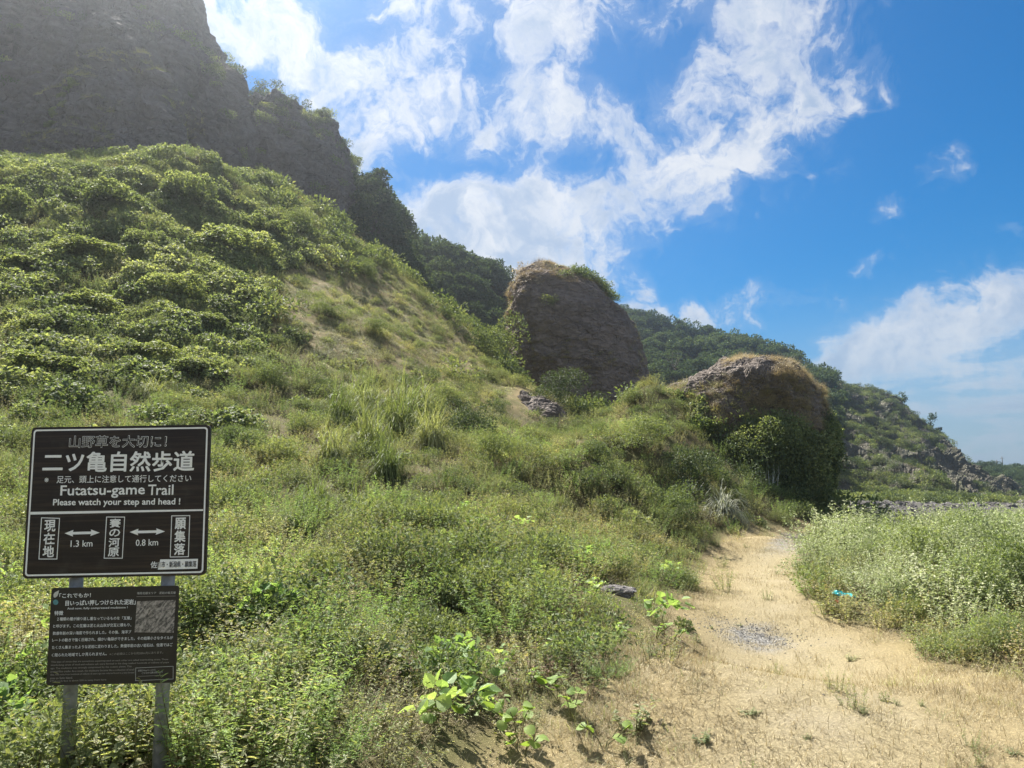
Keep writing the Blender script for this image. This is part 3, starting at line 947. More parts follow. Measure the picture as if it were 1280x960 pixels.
for v_ in range(3):
    p_ = Plant(); tuft(p_, 150, 0.18, 0.10, 0.0050, 0.75, 0.6, 0, 2); tuft(p_, 40, 0.18, 0.09, 0.0050, 0.6, 0.7, 1, 2); proto('lawn', p_.mesh('lawn'), [M['straw'], M['hay']])
    p_ = Plant(); tuft(p_, 70, 0.14, 0.11, 0.004, 0.8, 0.5, 0, 2); tuft(p_, 25, 0.12, 0.07, 0.004, 0.8, 0.5, 1, 2)
    proto('lawnmix', p_.mesh('lawnmix'), [M['hay'], M['grass']])
    p_ = Plant(); tuft(p_, 90, 0.16, 0.33, 0.0055, 1.2, 0.55, 0, 3); tuft(p_, 60, 0.2, 0.26, 0.005, 0.7, 0.7, 1, 3)
    proto('grass', p_.mesh('grass'), [M['grass'], M['hay']])
    p_ = Plant(); tuft(p_, 110, 0.22, 0.34, 0.0045, 0.55, 0.6, 0, 3); tuft(p_, 24, 0.2, 0.28, 0.005, 1.0, 0.6, 1, 3)
    proto('hay', p_.mesh('hay'), [M['hay'], M['grass']])
    p_ = Plant(); herb(p_, 17, 0.17, 0.42, 24, 0.042, 0.015, 0, 1); proto('herb', p_.mesh('herb'), [M['herb'], M['stem']])
    p_ = Plant(); herb(p_, 18, 0.16, 0.50, 24, 0.048, 0.010, 0, 1, 0.2); proto('mugwort', p_.mesh('mugwort'), [M['mugwort'], M['stem']])
    p_ = Plant(); herb(p_, 15, 0.17, 0.40, 18, 0.036, 0.020, 0, 1, 0.3); tuft(p_, 30, 0.2, 0.3, 0.004, 0.8, 0.5, 2, 3)
    proto('olive', p_.mesh('olive'), [M['olive'], M['stem'], M['hay']])
    p_ = Plant(); crown(p_, 80, [(0, 0, 0.02, 0.22), (0.12, 0.08, 0.05, 0.16), (-0.1, 0.1, 0.04, 0.16)], 0.075, 0.06, 0, 0.3, 0.9, True)
    proto('kudzu', p_.mesh('kudzu'), [M['kudzu']])
    p_ = Plant(); crown(p_, 300, [(0, 0, 0.1, 0.40), (0.3, 0.15, 0.12, 0.3), (-0.25, 0.2, 0.2, 0.3), (0, -0.3, 0.05, 0.3)], 0.085, 0.07, 0, 0.35, 0.8, True)
    proto('kudzubig', p_.mesh('kudzubig'), [M['kudzu']])
    p_ = Plant(); crown(p_, 950, [(0, 0, 0.12, 0.28), (0.2, 0.1, 0.2, 0.2), (-0.2, 0.1, 0.16, 0.2), (0.02, -0.2, 0.14, 0.2)], 0.038, 0.018, 0, 0.5, 0.6)
    stems(p_, 10, 0.2, 0.42, 1); proto('bushlet', p_.mesh('bushlet'), [M['shrub'], M['twig']])
    p_ = Plant(); herb(p_, 26, 0.24, 0.75, 26, 0.052, 0.028, 0, 1, 0.35, 0.25); tuft(p_, 14, 0.2, 0.6, 0.006, 1.0, 0.5, 2, 3)
    proto('silver', p_.mesh('silver'), [M['silver'], M['twig'], M['hay']])
    p_ = Plant(); tuft(p_, 90, 0.25, 0.20, 0.012, 0.8, 0.6, 0, 3); tuft(p_, 40, 0.25, 0.16, 0.010, 0.8, 0.7, 1, 2); proto('dryslope', p_.mesh('dryslope'), [M['dryslope'], M['grass']])
    p_ = Plant(); crown(p_, 260, [(0, 0, 0.02, 0.17), (0.12, 0.05, 0.02, 0.12), (-0.1, 0.08, 0.02, 0.13)], 0.055, 0.022, 0, 0.4, 0.5); tuft(p_, 60, 0.2, 0.24, 0.010, 0.8, 0.6, 1, 3)
    proto('tussock', p_.mesh('tussock'), [M['herb'], M['dryslope']])
    p_ = Plant(); tuft(p_, 100, 0.25, 0.34, 0.008, 0.8, 0.6, 0, 3); proto('gold', p_.mesh('gold'), [M['goldgrass']])
    p_ = Plant(); crown(p_, 26, [(0, 0, 0.16, 0.14), (0.08, 0.05, 0.22, 0.10)], 0.085, 0.075, 0, 0.5, 0.7); stems(p_, 5, 0.05, 0.3, 1); proto('broad', p_.mesh('broad'), [M['mugwort'], M['stem']])
    p_ = Plant(); herb(p_, 14, 0.12, 0.36, 9, 0.03, 0.018, 0, 1, 0.4); proto('brown', p_.mesh('brown'), [M['brownleaf'], M['twig']])
    p_ = Plant()
    bl = [(rng.normal(0, 0.7), rng.normal(0, 0.7), rng.uniform(0.5, 1.6), rng.uniform(0.7, 1.2)) for _ in range(6)]
    crown(p_, 420, bl, 0.34, 0.26, 0, 0.4, 0.6); proto('tree', p_.mesh('tree'), [M['fartree']])
    p_ = Plant(); crown(p_, 260, [(0, 0, 0.2, 0.6), (0.5, 0.2, 0.3, 0.45), (-0.4, 0.3, 0.3, 0.45)], 0.15, 0.08, 0, 0.5, 0.6); proto('scrub', p_.mesh('scrub'), [M['shrub']])
    p_ = Plant(); crown(p_, 260, [(0, 0, 0.2, 0.6), (0.5, 0.2, 0.3, 0.45), (-0.4, 0.3, 0.3, 0.45)], 0.15, 0.08, 0, 0.5, 0.6); proto('darkscrub', p_.mesh('darkscrub'), [M['dark']])
    # a pebble / cobble of the shore
    t_ = np.linspace(0, 2 * math.pi, 9)[:-1]
    rr_ = [0.55, 1.0, 0.8, 0.35]
    ring = np.array([[(math.cos(a) * r__, math.sin(a) * r__ * 0.75, z__) for a in t_] for r__, z__ in zip(rr_, (-0.35, 0, 0.3, 0.42))])
    ring = ring + rng.normal(0, 0.07, ring.shape)
    idx = np.arange(32).reshape(4, 8)
    Fq = [(idx[i, j], idx[i, (j + 1) % 8], idx[i + 1, (j + 1) % 8], idx[i + 1, j]) for i in range(3) for j in range(8)] + [tuple(idx[3, k] for k in (0, 1, 2, 3)), tuple(idx[3, k] for k in (3, 4, 7, 0)), tuple(idx[3, k] for k in (4, 5, 6, 7))]
    proto('cobble', quadmesh('cobble', ring.reshape(-1, 3) * 0.2, Fq), [M['stone']])
    proto('pebble', quadmesh('pebble', ring.reshape(-1, 3) * 0.2, Fq), [M['pebble']])


def scatter(name, label, pts, rot, scl, idx, kind='stuff', part_of=None):
    """plants nobody could count: points carrying turn, size and choice of plant"""
    me = bpy.data.meshes.new(name)
    me.vertices.add(len(pts))
    me.vertices.foreach_set('co', np.asarray(pts, np.float32).ravel())
    a = me.attributes.new('rotv', 'FLOAT_VECTOR', 'POINT'); a.data.foreach_set('vector', np.asarray(rot, np.float32).ravel())
    a = me.attributes.new('sclv', 'FLOAT', 'POINT'); a.data.foreach_set('value', np.asarray(scl, np.float32).ravel())
    a = me.attributes.new('pick', 'INT', 'POINT'); a.data.foreach_set('value', np.asarray(idx, np.int32).ravel())
    o_ = link(name, me)
    ng = bpy.data.node_groups.get('plant scatter')
    if ng is None:
        ng = bpy.data.node_groups.new('plant scatter', 'GeometryNodeTree')
        ng.interface.new_socket('Geometry', in_out='INPUT', socket_type='NodeSocketGeometry')
        ng.interface.new_socket('Geometry', in_out='OUTPUT', socket_type='NodeSocketGeometry')
        nn = ng.nodes
        gi, go = nn.new('NodeGroupInput'), nn.new('NodeGroupOutput')
        ci = nn.new('GeometryNodeCollectionInfo')
        ci.inputs['Collection'].default_value = PROTO
        ci.inputs['Separate Children'].default_value = True
        ci.inputs['Reset Children'].default_value = True
        ip = nn.new('GeometryNodeInstanceOnPoints')
        ip.inputs['Pick Instance'].default_value = True

        def nat(nm, ty):
            x = nn.new('GeometryNodeInputNamedAttribute')
            x.data_type = ty
            x.inputs['Name'].default_value = nm
            return x.outputs['Attribute']
        e2r = nn.new('FunctionNodeEulerToRotation')
        L_ = ng.links.new
        L_(gi.outputs[0], ip.inputs['Points'])
        L_(ci.outputs[0], ip.inputs['Instance'])
        L_(nat('pick', 'INT'), ip.inputs['Instance Index'])
        L_(nat('rotv', 'FLOAT_VECTOR'), e2r.inputs[0])
        L_(e2r.outputs[0], ip.inputs['Rotation'])
        L_(nat('sclv', 'FLOAT'), ip.inputs['Scale'])
        L_(ip.outputs[0], go.inputs[0])
    md = o_.modifiers.new('scatter', 'NODES')
    md.node_group = ng
    tag(o_, label, None, None, kind)
    return o_


def pick(kinds_w, n):
    ks = list(kinds_w)
    wts = np.array([kinds_w[k] for k in ks], float)
    c_ = rng.choice(len(ks), n, p=wts / wts.sum())
    v_ = rng.integers(0, 3, n)
    tab = np.array([PI_[k] for k in ks])
    return tab[c_, v_]


def nrm_rot(nx, ny, nz, follow=0.6):
    """euler so that the plant leans with the slope, with a random spin (spin applied first)"""
    n = len(nx)
    nx, ny = nx * follow, ny * follow
    ax = -np.arctan2(ny, nz)
    ay = np.arctan2(nx, np.hypot(ny, nz))
    rz = rng.random(n) * 2 * math.pi
    # compose Rx*Ry*Rz  ->  euler XYZ
    cx, sx_, cy, sy, cz, sz = np.cos(ax), np.sin(ax), np.cos(ay), np.sin(ay), np.cos(rz), np.sin(rz)
    # M = Rx@Ry@Rz
    m00 = cy * cz; m01 = -cy * sz
    m10 = cx * sz + sx_ * sy * cz; m11 = cx * cz - sx_ * sy * sz
    m20 = sx_ * sz - cx * sy * cz; m21 = sx_ * cz + cx * sy * sz; m22 = cx * cy
    return np.stack([np.arctan2(m21, m22), -np.arcsin(np.clip(m20, -1, 1)), np.arctan2(m10, m00)], -1)


# ------------------------------------------------------------------ ground cover
def candidates(dens, ymax=54):
    """points over the land in view, thinned with distance; dens = plants per m2 at distance d"""
    out = []
    for (r0, r1) in [(0, 5), (5, 8), (8, 12), (12, 18), (18, 26), (26, 36), (36, 56)]:
        dn = dens((r0 + r1) / 2)
        area = 4 * r1 * r1
        n = int(area * dn)
        if n == 0: continue
        x = rng.uniform(-r1, r1, n)
        y = rng.uniform(-min(r1, 4), r1, int(n))
        keep = rng.random(n) < 1.0 * (r1 + min(r1, 4)) / (2 * r1)
        x, y = x[keep], y[keep]
        d = np.hypot(x, y)
        k = (d >= r0) & (d < r1) & (y < ymax)
        x, y = x[k], y[k]
        px = W0 / 2 + F * x / np.maximum(y, 0.1)
        k = ((px > -420) & (px < 1750) & (y > 0.5)) | (np.hypot(x, y) < 5)
        out.append(np.stack([x[k], y[k]], -1))
    xy = np.concatenate(out)
    return xy[:, 0], xy[:, 1]


def ground_nr(x, y):
    e = 0.25
    h0, hx, hy = terr(x, y, False), terr(x + e, y, False), terr(x, y + e, False)
    n_ = unit(np.stack([-(hx - h0) / e, -(hy - h0) / e, np.ones(len(x))], -1))
    return h0, n_


def rock_free(x, y):
    """False inside the outcrop"""
    gg = ROCKS['outcrop']
    lo = gg[:60].reshape(-1, 3)
    c_ = lo.mean(0)
    return ((x - c_[0]) / 3.6) ** 2 + ((y - c_[1]) / 4.6) ** 2 > 1


x, y = candidates(lambda d: 60 if d < 8 else 30 if d < 12 else 20 if d < 18 else 16 if d < 26 else 13)
z, nn_ = ground_nr(x, y)
Zn, px, py = zone(x, y, z, 24)
Zw, _, _ = zone(x + 0.35 * rng.normal(0, 1, len(x)), y + 0.5 * rng.normal(0, 1, len(x)), z, 60)
z = terr(x, y)
ok = rock_free(x, y) & ~((np.hypot((x + 2.1), (y - 3.4)) < 0.25))
U = rng.random(len(x))
d = np.hypot(x, y)
pn = fbm(p3(x, y) * 0.55, 3, 61)
pn2 = fbm(p3(x, y) * 1.3, 3, 62)
other = ~Zn['lawn'] & ~(Zw['lawn'] & (U < 0.6) & (px < 960)) & ~Zn['dry'] & ~Zn['kudzu'] & ~Zn['rshrub'] & ~Zn['shore']


stand = np.zeros(len(x), bool)
for (cx_, cy_, r_) in ((428, 525, 30), (500, 535, 42), (462, 555, 34), (540, 550, 32), (484, 588, 28), (415, 570, 30), (395, 632, 30), (448, 645, 32), (665, 508, 42), (772, 741, 26), (772, 752, 30), (853, 786, 26)):
    stand |= ((px - cx_) / r_) ** 2 + ((py - cy_) / (r_ * 0.62)) ** 2 < 1
ok &= ~(stand & (rng.random(len(x)) < 0.8))
front = (px < 330) & (y < 3.62) & (y > 0.5)
NE = None
FR = {'bushlet', 'kudzu', 'kudzubig', 'mugwort', 'herb', 'olive', 'silver'}


def emit(name, label, mask, kw, smin, smax, follow=0.6, grow=0.0):
    tall = bool(FR & set(kw))
    k = np.nonzero(mask & ok & ~(front & tall))[0]
    n = len(k)
    sc = rng.uniform(smin, smax, n) * (1 + grow * np.clip(d[k] - 10, 0, 40) / 10)
    if NE is not None:
        sc = np.where(NE[k], sc * 0.55, sc)
    pts = np.stack([x[k], y[k], z[k] - 0.02], -1)
    return scatter(name, label, pts, nrm_rot(nn_[k, 0], nn_[k, 1], nn_[k, 2], follow), sc, pick(kw, n))


# dry turf of the trail
trk = Zn['lawn'] & (d < 26)
worn = Zn['track'] & (U < 0.35)
gv = np.hypot((x - GVX) / 0.46, (y - GVY) / 0.52) < 0.75 + 0.3 * pn2
emit('dry_turf', 'short straw coloured turf of the trail', trk & ~worn & ~gv & (U < 0.93), {'lawn': 10, 'lawnmix': 1.4}, 0.7, 1.25, 1)
emit('dry_hay', 'longer withered grass at the trail edges', Zn['lawn'] & ~Zn['track'] & ~gv & (pn2 > 0.05) & (rng.random(len(x)) < 0.35), {'hay': 3, 'lawnmix': 2}, 0.45, 0.8, 1)
emit('sparse_weeds', 'green weeds in the dry turf', Zn['lawn'] & (pn2 > 0.22) & (rng.random(len(x)) < 0.06) & ~gv, {'lawnmix': 3, 'herb': 1, 'brown': 0.5}, 0.25, 0.5, 1)
fringe = (Zn['lawn'] != Zw['lawn']) & (px < 960) & (d < 26) & ~Zn['rshrub']
emit('turf_fringe', 'ragged mix of weeds and withered grass where the turf meets the meadow', fringe & (rng.random(len(x)) < 0.55) & ~gv, {'hay': 4, 'lawnmix': 4, 'herb': 1.2, 'grass': 1, 'olive': 0.8, 'brown': 0.5}, 0.4, 0.9, 0.6)
low_mid = Zn['lawn'] & (px > 330) & (px < 800 - (py - 850) * 0.3) & (py > 790)
emit('matted_hay', 'matted withered grass low in the middle', low_mid & (rng.random(len(x)) < 0.6), {'hay': 6, 'lawnmix': 2, 'grass': 0.5}, 0.45, 0.85, 0.6)
# left meadow
Lm = other & (d < 30)
near_edge, _, _ = zone(x + 1.0 + 0.4 * rng.normal(0, 1, len(x)), y, z, 24)
near_edge = near_edge['lawn'] & other
NE = near_edge
near_dry = smooth(400, 560, px) * smooth(700, 880, py)          # withered patches low in the middle
A_ = pn + 1.25 * near_dry - 0.12
emit('meadow_herbs', 'leafy green herbs covering the lower slope', Lm & (A_ < 0.32) & ~(near_edge & (rng.random(len(x)) < 0.55)) & (U < 0.60) & ((pn2 > -0.42) | (rng.random(len(x)) < 0.35)),
     {'herb': 4.5, 'mugwort': 1.8, 'olive': 3.4, 'grass': 1.6, 'bushlet': 1.0, 'kudzu': 0.4, 'hay': 1.3}, 0.65, 1.2, 0.4)
emit('meadow_edge_hay', 'withered grass where the meadow thins out towards the trail', near_edge & (rng.random(len(x)) < 0.5), {'hay': 5, 'lawnmix': 3, 'grass': 1}, 0.7, 1.1, 0.5)
emit('meadow_grass', 'rank green and withered grass between the herbs', Lm & (A_ >= 0.12) & (U < 0.75), {'grass': 2.0, 'hay': 5, 'olive': 1.2, 'herb': 1.0, 'brown': 0.7}, 0.6, 1.05, 0.4)
emit('sign_foot_grass', 'withered grass and low sprigs at the foot of the sign', front & (U < 0.8), {'hay': 5, 'grass': 1.5, 'lawnmix': 2}, 0.45, 0.75, 0.4)
emit('meadow_bushes', 'low leafy bushes thickening the meadow', (other | (Zn['kudzu'] & (pn2 < -0.1))) & ~front & (pn2 + 0.4 * pn > 0.14) & (rng.random(len(x)) < 0.10) & (d < 34) & (d > 5.5), {'bushlet': 5, 'mugwort': 1.5, 'herb': 1.5}, 0.9, 1.5, 0.3)
emit('broad_leaf_weeds', 'broad leaved weeds dotted through the meadow', (other | fringe) & (d < 14) & (pn > -0.05) & (rng.random(len(x)) < 0.022), {'broad': 1}, 0.8, 1.4, 0.3)
yl = inpoly(px, py, POLY['yellow']) & Lm
emit('yellow_herbs', 'yellowing herbs in front of the outcrop', yl & (rng.random(len(x)) < 0.7), {'olive': 6, 'hay': 1.5, 'herb': 1}, 0.8, 1.2, 0.4)
far_m = other & (d >= 30)
emit('slope_herbs', 'green and withered growth on the middle slope', far_m & (U < 0.95), {'herb': 3, 'olive': 3.5, 'grass': 1.6, 'dryslope': 2, 'tussock': 2, 'scrub': 0.5, 'bushlet': 2, 'hay': 1.5}, 0.8, 1.3, 0.8, 0.06)
# vine cover
Zk2, _, _ = zone(x + 1.3 * rng.normal(0, 1, len(x)), y + 1.6 * rng.normal(0, 1, len(x)), z, 60)
kz = Zk2['kudzu'] & ~Zn['dry']
emit('vine_cover', 'broad leaved vines blanketing the upper left slope', kz & (U < 0.95) & (pn2 > -0.5), {'kudzubig': 2.2, 'kudzu': 3, 'bushlet': 2.4, 'herb': 3.4, 'mugwort': 1.2, 'olive': 2.2, 'grass': 1.6, 'hay': 0.8}, 0.6, 1.35, 0.9, 0.04)
emit('vine_gaps', 'grass and stems showing between the vines', kz & (pn2 < -0.25) & (U < 0.7), {'grass': 3, 'herb': 3, 'hay': 1}, 0.8, 1.3, 0.7)
# parched slope
emit('parched_grass', 'parched short grass on the open slope', Zn['dry'] & (U < 0.97), {'dryslope': 8, 'hay': 2.2, 'tussock': 1.6, 'olive': 1.0, 'grass': 0.7, 'herb': 1.0, 'bushlet': 0.25}, 0.5, 1.4, 0.8)
# shrubs by the shore side
rs = Zn['rshrub']
hgt = 0.55 + 0.62 * smooth(5.0, 12, d)
litter = (np.abs(px - 1053) < 34) & (py > 745) & (py < 810)
rs &= ~litter
kk = np.nonzero(rs & (U < 0.42))[0]
sc = rng.uniform(0.5, 1.05, len(kk)) * hgt[kk] * (1.0 + 0.9 * pn[kk])
scatter('shore_scrub', 'silvery green scrub between the trail and the shore', np.stack([x[kk], y[kk], z[kk] - 0.02], -1), nrm_rot(nn_[kk, 0], nn_[kk, 1], nn_[kk, 2], 0.3), sc,
        pick({'silver': 5, 'bushlet': 1.6, 'olive': 2.2, 'grass': 1.6, 'hay': 1.8, 'mugwort': 0.8}, len(kk)))
emit('scrub_edge_grass', 'withered grass under the scrub edge', rs & (U > 0.42) & (U < 0.60), {'hay': 3, 'grass': 2, 'herb': 2}, 0.8, 1.2, 0.3)

# loose stones on the trail, thicker in the gravelly spots
n = 2600
x = rng.uniform(-1, 7, n); y = rng.uniform(4, 23, n)
z = terr(x, y)
Zp, px, py = zone(x, y, z, 24)
gd = np.hypot((x - GVX) / 0.5, (y - GVY) / 0.55)
k = Zp['track'] & ((rng.random(n) < 0.16) | ((gd < 1.9) & (rng.random(n) < np.exp(-gd * 0.9))) | ((py < 704) & (px > 945)))
xe = GVX + rng.normal(0, 0.28, 700); ye = GVY + rng.normal(0, 0.26, 700)
x = np.concatenate([x[k], xe]); y = np.concatenate([y[k], ye])
scatter('loose_stones', 'small grey stones strewn on the trail', np.stack([x, y, terr(x, y) + 0.002], -1), rng.random((len(x), 3)) * np.array([0.5, 0.5, 6.28]), rng.uniform(0.015, 0.065, len(x)),
        pick({'pebble': 1}, len(x)))

# shore cobbles
n = 22000
x = rng.uniform(8, 75, n); y = rng.uniform(24, 88, n)
z = terr(x, y)
Zn2, px, py = zone(x, y, z)
k = (px < 1500) & (px > 950) & Zn2['shore'] & (fbm(p3(x, y) * 0.25, 3, 88) > -0.15)
scatter('shore_cobbles', 'grey cobbles along the shore', np.stack([x[k], y[k], z[k]], -1), rng.random((k.sum(), 3)) * np.array([0.5, 0.5, 6.28]), rng.uniform(0.6, 2.6, k.sum()) ** 1.3,
        pick({'cobble': 1}, k.sum()))
n = 5000
x = rng.uniform(10, 90, n); y = rng.uniform(60, 110, n)
z = terr(x, y)
k = (fbm(p3(x, y) * 0.14, 3, 89) > -0.05) & (y > 80 + 0.06 * x)
scatter('shore_turf', 'low green growth behind the shore', np.stack([x[k], y[k], z[k] - 0.1], -1), rng.random((k.sum(), 3)) * np.array([0.2, 0.2, 6.28]), rng.uniform(0.7, 1.6, k.sum()), pick({'scrub': 5, 'dryslope': 3, 'darkscrub': 2}, k.sum()))


# ------------------------------------------------------------------ growth on the rocks
def on_sheet(G, n, cond, closed=False):
    nv, nu = G.shape[:2]
    i = rng.integers(0, nv - 1, n); j = rng.integers(0, nu - (0 if closed else 1), n)
    j2 = (j + 1) % nu
    fu, fv = rng.random((n, 1)), rng.random((n, 1))
    a_, b_, c_, d_ = G[i, j], G[i, j2], G[i + 1, j2], G[i + 1, j]
    pts = (a_ * (1 - fu) + b_ * fu) * (1 - fv) + (d_ * (1 - fu) + c_ * fu) * fv
    nr = np.cross(b_ - a_, d_ - a_)
    ar = np.linalg.norm(nr, axis=-1)
    nr = unit(nr)
    nr = np.where(nr[:, 2:3] < -0.15, -nr, nr)
    keep = rng.random(n) < ar / np.percentile(ar, 90)
    px_, py_ = proj(pts[:, 0], pts[:, 1], pts[:, 2])
    k_ = keep & cond(pts, nr, px_, py_)
    return pts[k_], nr[k_]


def grow(name, label, key, n, cond, kw, smin, smax, closed=False, follow=0.4, sink=0.05):
    pts, nr = on_sheet(ROCKS[key], n, cond, closed)
    if len(pts) == 0: return
    pts = pts - nr * sink
    return scatter(name, label, pts, nrm_rot(nr[:, 0], nr[:, 1], nr[:, 2], follow), rng.uniform(smin, smax, len(pts)), pick(kw, len(pts)))


noi = lambda p_, s, sd=0: fbm(p_ * s, 3, 300 + sd)
grow('hill_woodland', 'dense dark woodland on the hill behind the crest', 'hill', 9000, lambda p_, n_, a, b: (noi(p_, 0.1) > -0.25) | (b < 360), {'tree': 5, 'darkscrub': 3}, 0.55, 1.0, follow=0.2)
wood = lambda p_, n_, a, b: (noi(p_, 0.05, 1) > -0.25 + 0.34 * smooth(1030, 1200, a))
grow('ridge_woodland', 'dark woodland on the left of the long ridge', 'ridge', 18000, lambda p_, n_, a, b: wood(p_, n_, a, b) & (a < 1040), {'tree': 6, 'darkscrub': 4, 'scrub': 2}, 0.6, 1.45, follow=0.2)
grow('ridge_scrub', 'low scrub over the crags on the right of the long ridge', 'ridge', 26000, lambda p_, n_, a, b: wood(p_, n_, a, b) & (a >= 1030), {'darkscrub': 5, 'scrub': 4, 'dryslope': 1}, 0.45, 1.25, follow=0.4)
grow('ridge_grass', 'green turf at the foot of the ridge', 'ridge', 8000, lambda p_, n_, a, b: (b > 520 + (a - 1000) * 0.15) & (noi(p_, 0.06, 2) > -0.2) & (a < 1210), {'scrub': 5, 'olive': 3, 'dryslope': 4}, 0.8, 1.8, follow=0.4)
grow('headland_woodland', 'dark trees on the far headland', 'head', 6000, lambda p_, n_, a, b: n_[:, 2] > 0.05, {'tree': 1}, 0.6, 1.1, follow=0.1)
grow('stack_top_grass', 'dry golden grass on top of the rock stack', 'stack', 9000, lambda p_, n_, a, b: (p_[:, 2] > P(700, 372, 56)[2]) & (n_[:, 2] > 0.25) & (noi(p_, 0.4, 3) > -0.35), {'gold': 6, 'hay': 1, 'brown': 2}, 0.8, 1.4, True)
grow('stack_top_scrub', 'green scrub on the crown and right shoulder of the stack', 'stack', 5000, lambda p_, n_, a, b: (b < 392) & (b > 343) & (a > 675) & (a < 765) & (noi(p_, 0.35, 4) > 0.16) & (p_[:, 1] < 57), {'scrub': 4, 'olive': 2, 'bushlet': 2}, 0.6, 1.1, True)
grow('stack_ledge_grass', 'tufts on the ledges of the stack', 'stack', 26000, lambda p_, n_, a, b: (n_[:, 2] > 0.42) & (noi(p_, 0.5, 5) > 0.1), {'gold': 2, 'grass': 2, 'hay': 2}, 0.4, 0.9, True)
grow('outcrop_gold_grass', 'golden grass over the top and right shoulder of the outcrop', 'outcrop', 15000,
     lambda p_, n_, a, b: (b < 505 + (a - 900) * 0.35) & (a > 905 + (b > 480) * 14) & (noi(p_, 0.7, 6) > -0.2) & (n_[:, 2] > 0.05), {'gold': 7, 'hay': 1.5}, 0.5, 0.95, True)
grow('outcrop_dry_plants', 'withered plants on the outcrop face', 'outcrop', 9000, lambda p_, n_, a, b: (b > 480) & (b < 565) & (a < 1010) & (noi(p_, 0.6, 7) > -0.2), {'gold': 3, 'brown': 3, 'olive': 4, 'hay': 1}, 0.5, 0.9, True)
grow('outcrop_bush_cover', 'dark leafy bush cover hanging on the front of the outcrop', 'outcrop', 26000,
     lambda p_, n_, a, b: (b > 548 + 14 * (a < 880) - 14 * ((a > 930) & (a < 1000)) + 34 * noi(p_, 0.5, 18)) & (a > 850) & (p_[:, 1] < 33.5) & (noi(p_, 0.5, 8) > -0.42), {'darkscrub': 4, 'scrub': 5, 'bushlet': 5}, 0.35, 0.8, True, 0.8)
grow('outcrop_vines', 'bright vines over the left flank of the outcrop', 'outcrop', 12000, lambda p_, n_, a, b: (a < 880) & (b > 492) & (noi(p_, 0.45, 9) > -0.25), {'kudzu': 5, 'herb': 3, 'olive': 3}, 0.8, 1.3, True, 0.8)
for key, nm in (('a', 'cliff_ledge_growth'), ('c', 'cliff_ledge_growth'), ('d', 'cliff_ledge_growth')):
    grow(nm, 'sparse growth on the cliff ledges', key, 11000, lambda p_, n_, a, b: (n_[:, 2] > 0.5) & ((noi(p_, 0.12, 10) > 0.08) | (n_[:, 2] > 0.8)), {'scrub': 3, 'darkscrub': 3, 'gold': 1.5, 'olive': 2}, 0.6, 1.2, follow=0.5)
grow('crag_scrub', 'dark scrub crowding the small crag', 'd', 5000, lambda p_, n_, a, b: (noi(p_, 0.2, 12) > -0.15), {'darkscrub': 4, 'tree': 1, 'scrub': 2}, 0.5, 1.0, follow=0.4)
grow('cliff_foot_scrub', 'scrub at the cliff foot', 'b', 9000, lambda p_, n_, a, b: (b > 165) & (noi(p_, 0.25, 11) > 0.0 + 0.5 * smooth(195, 165, b)) & (a < 140), {'scrub': 3, 'kudzu': 2, 'olive': 2}, 0.6, 1.1)
grow('cliff_grass_tufts', 'pale grass tufts on the buttress crest', 'b', 26000, lambda p_, n_, a, b: (n_[:, 2] > 0.5) & (noi(p_, 0.35, 13) > 0.1) & (b > 60), {'grass': 3, 'hay': 2, 'olive': 2}, 0.7, 1.3)
grow('vine_streak', 'bright green vine trailing down the buttress', 'b', 60000, lambda p_, n_, a, b: (np.abs(a - (92 - (b - 100) * 0.55) - 3 * np.sin(b * 0.3)) < 3.2) & (b > 98) & (b < 160) & (noi(p_, 1.2, 19) > -0.1), {'kudzubig': 1}, 0.35, 0.6)

# ------------------------------------------------------------------ the trail sign
def solve_h(src, dst):
    A_, b_ = [], []
    for (u, v), (x_, y_) in zip(src, dst):
        A_.append([u, v, 1, 0, 0, 0, -x_ * u, -x_ * v]); b_.append(x_)
        A_.append([0, 0, 0, u, v, 1, -y_ * u, -y_ * v]); b_.append(y_)
    h = np.linalg.solve(np.array(A_, float), np.array(b_, float))
    return np.append(h, 1).reshape(3, 3)


def apply_h(H, u, v):
    r_ = H @ np.array([u, v, 1.0])
    return r_[0] / r_[2], r_[1] / r_[2]


def signmat(name, base, streak):
    m__, g_ = mat(name)
    pos_ = g_.n('ShaderNodeTexCoord').outputs['Object']
    mp_ = g_.n('ShaderNodeMapping', {'Vector': pos_, 'Scale': (2.2, 1, 60)}).outputs[0]
    s_ = g_.noise(mp_, 1.0, 5, 0.6, 0.6)
    c_ = g_.mix(g_.mr(s_, 0.42, 0.66), base, streak)
    d_ = g_.noise(pos_, 9, 5, 0.6)
    c_ = g_.mix(g_.mr(d_, 0.5, 0.8, 0, 0.25), c_, (0.10, 0.09, 0.075))
    b_ = g_.n('ShaderNodeBsdfPrincipled', {'Base Color': c_, 'Roughness': 0.42, 'Specular IOR Level': 0.35})
    finish(g_, b_.outputs[0])
    return m__


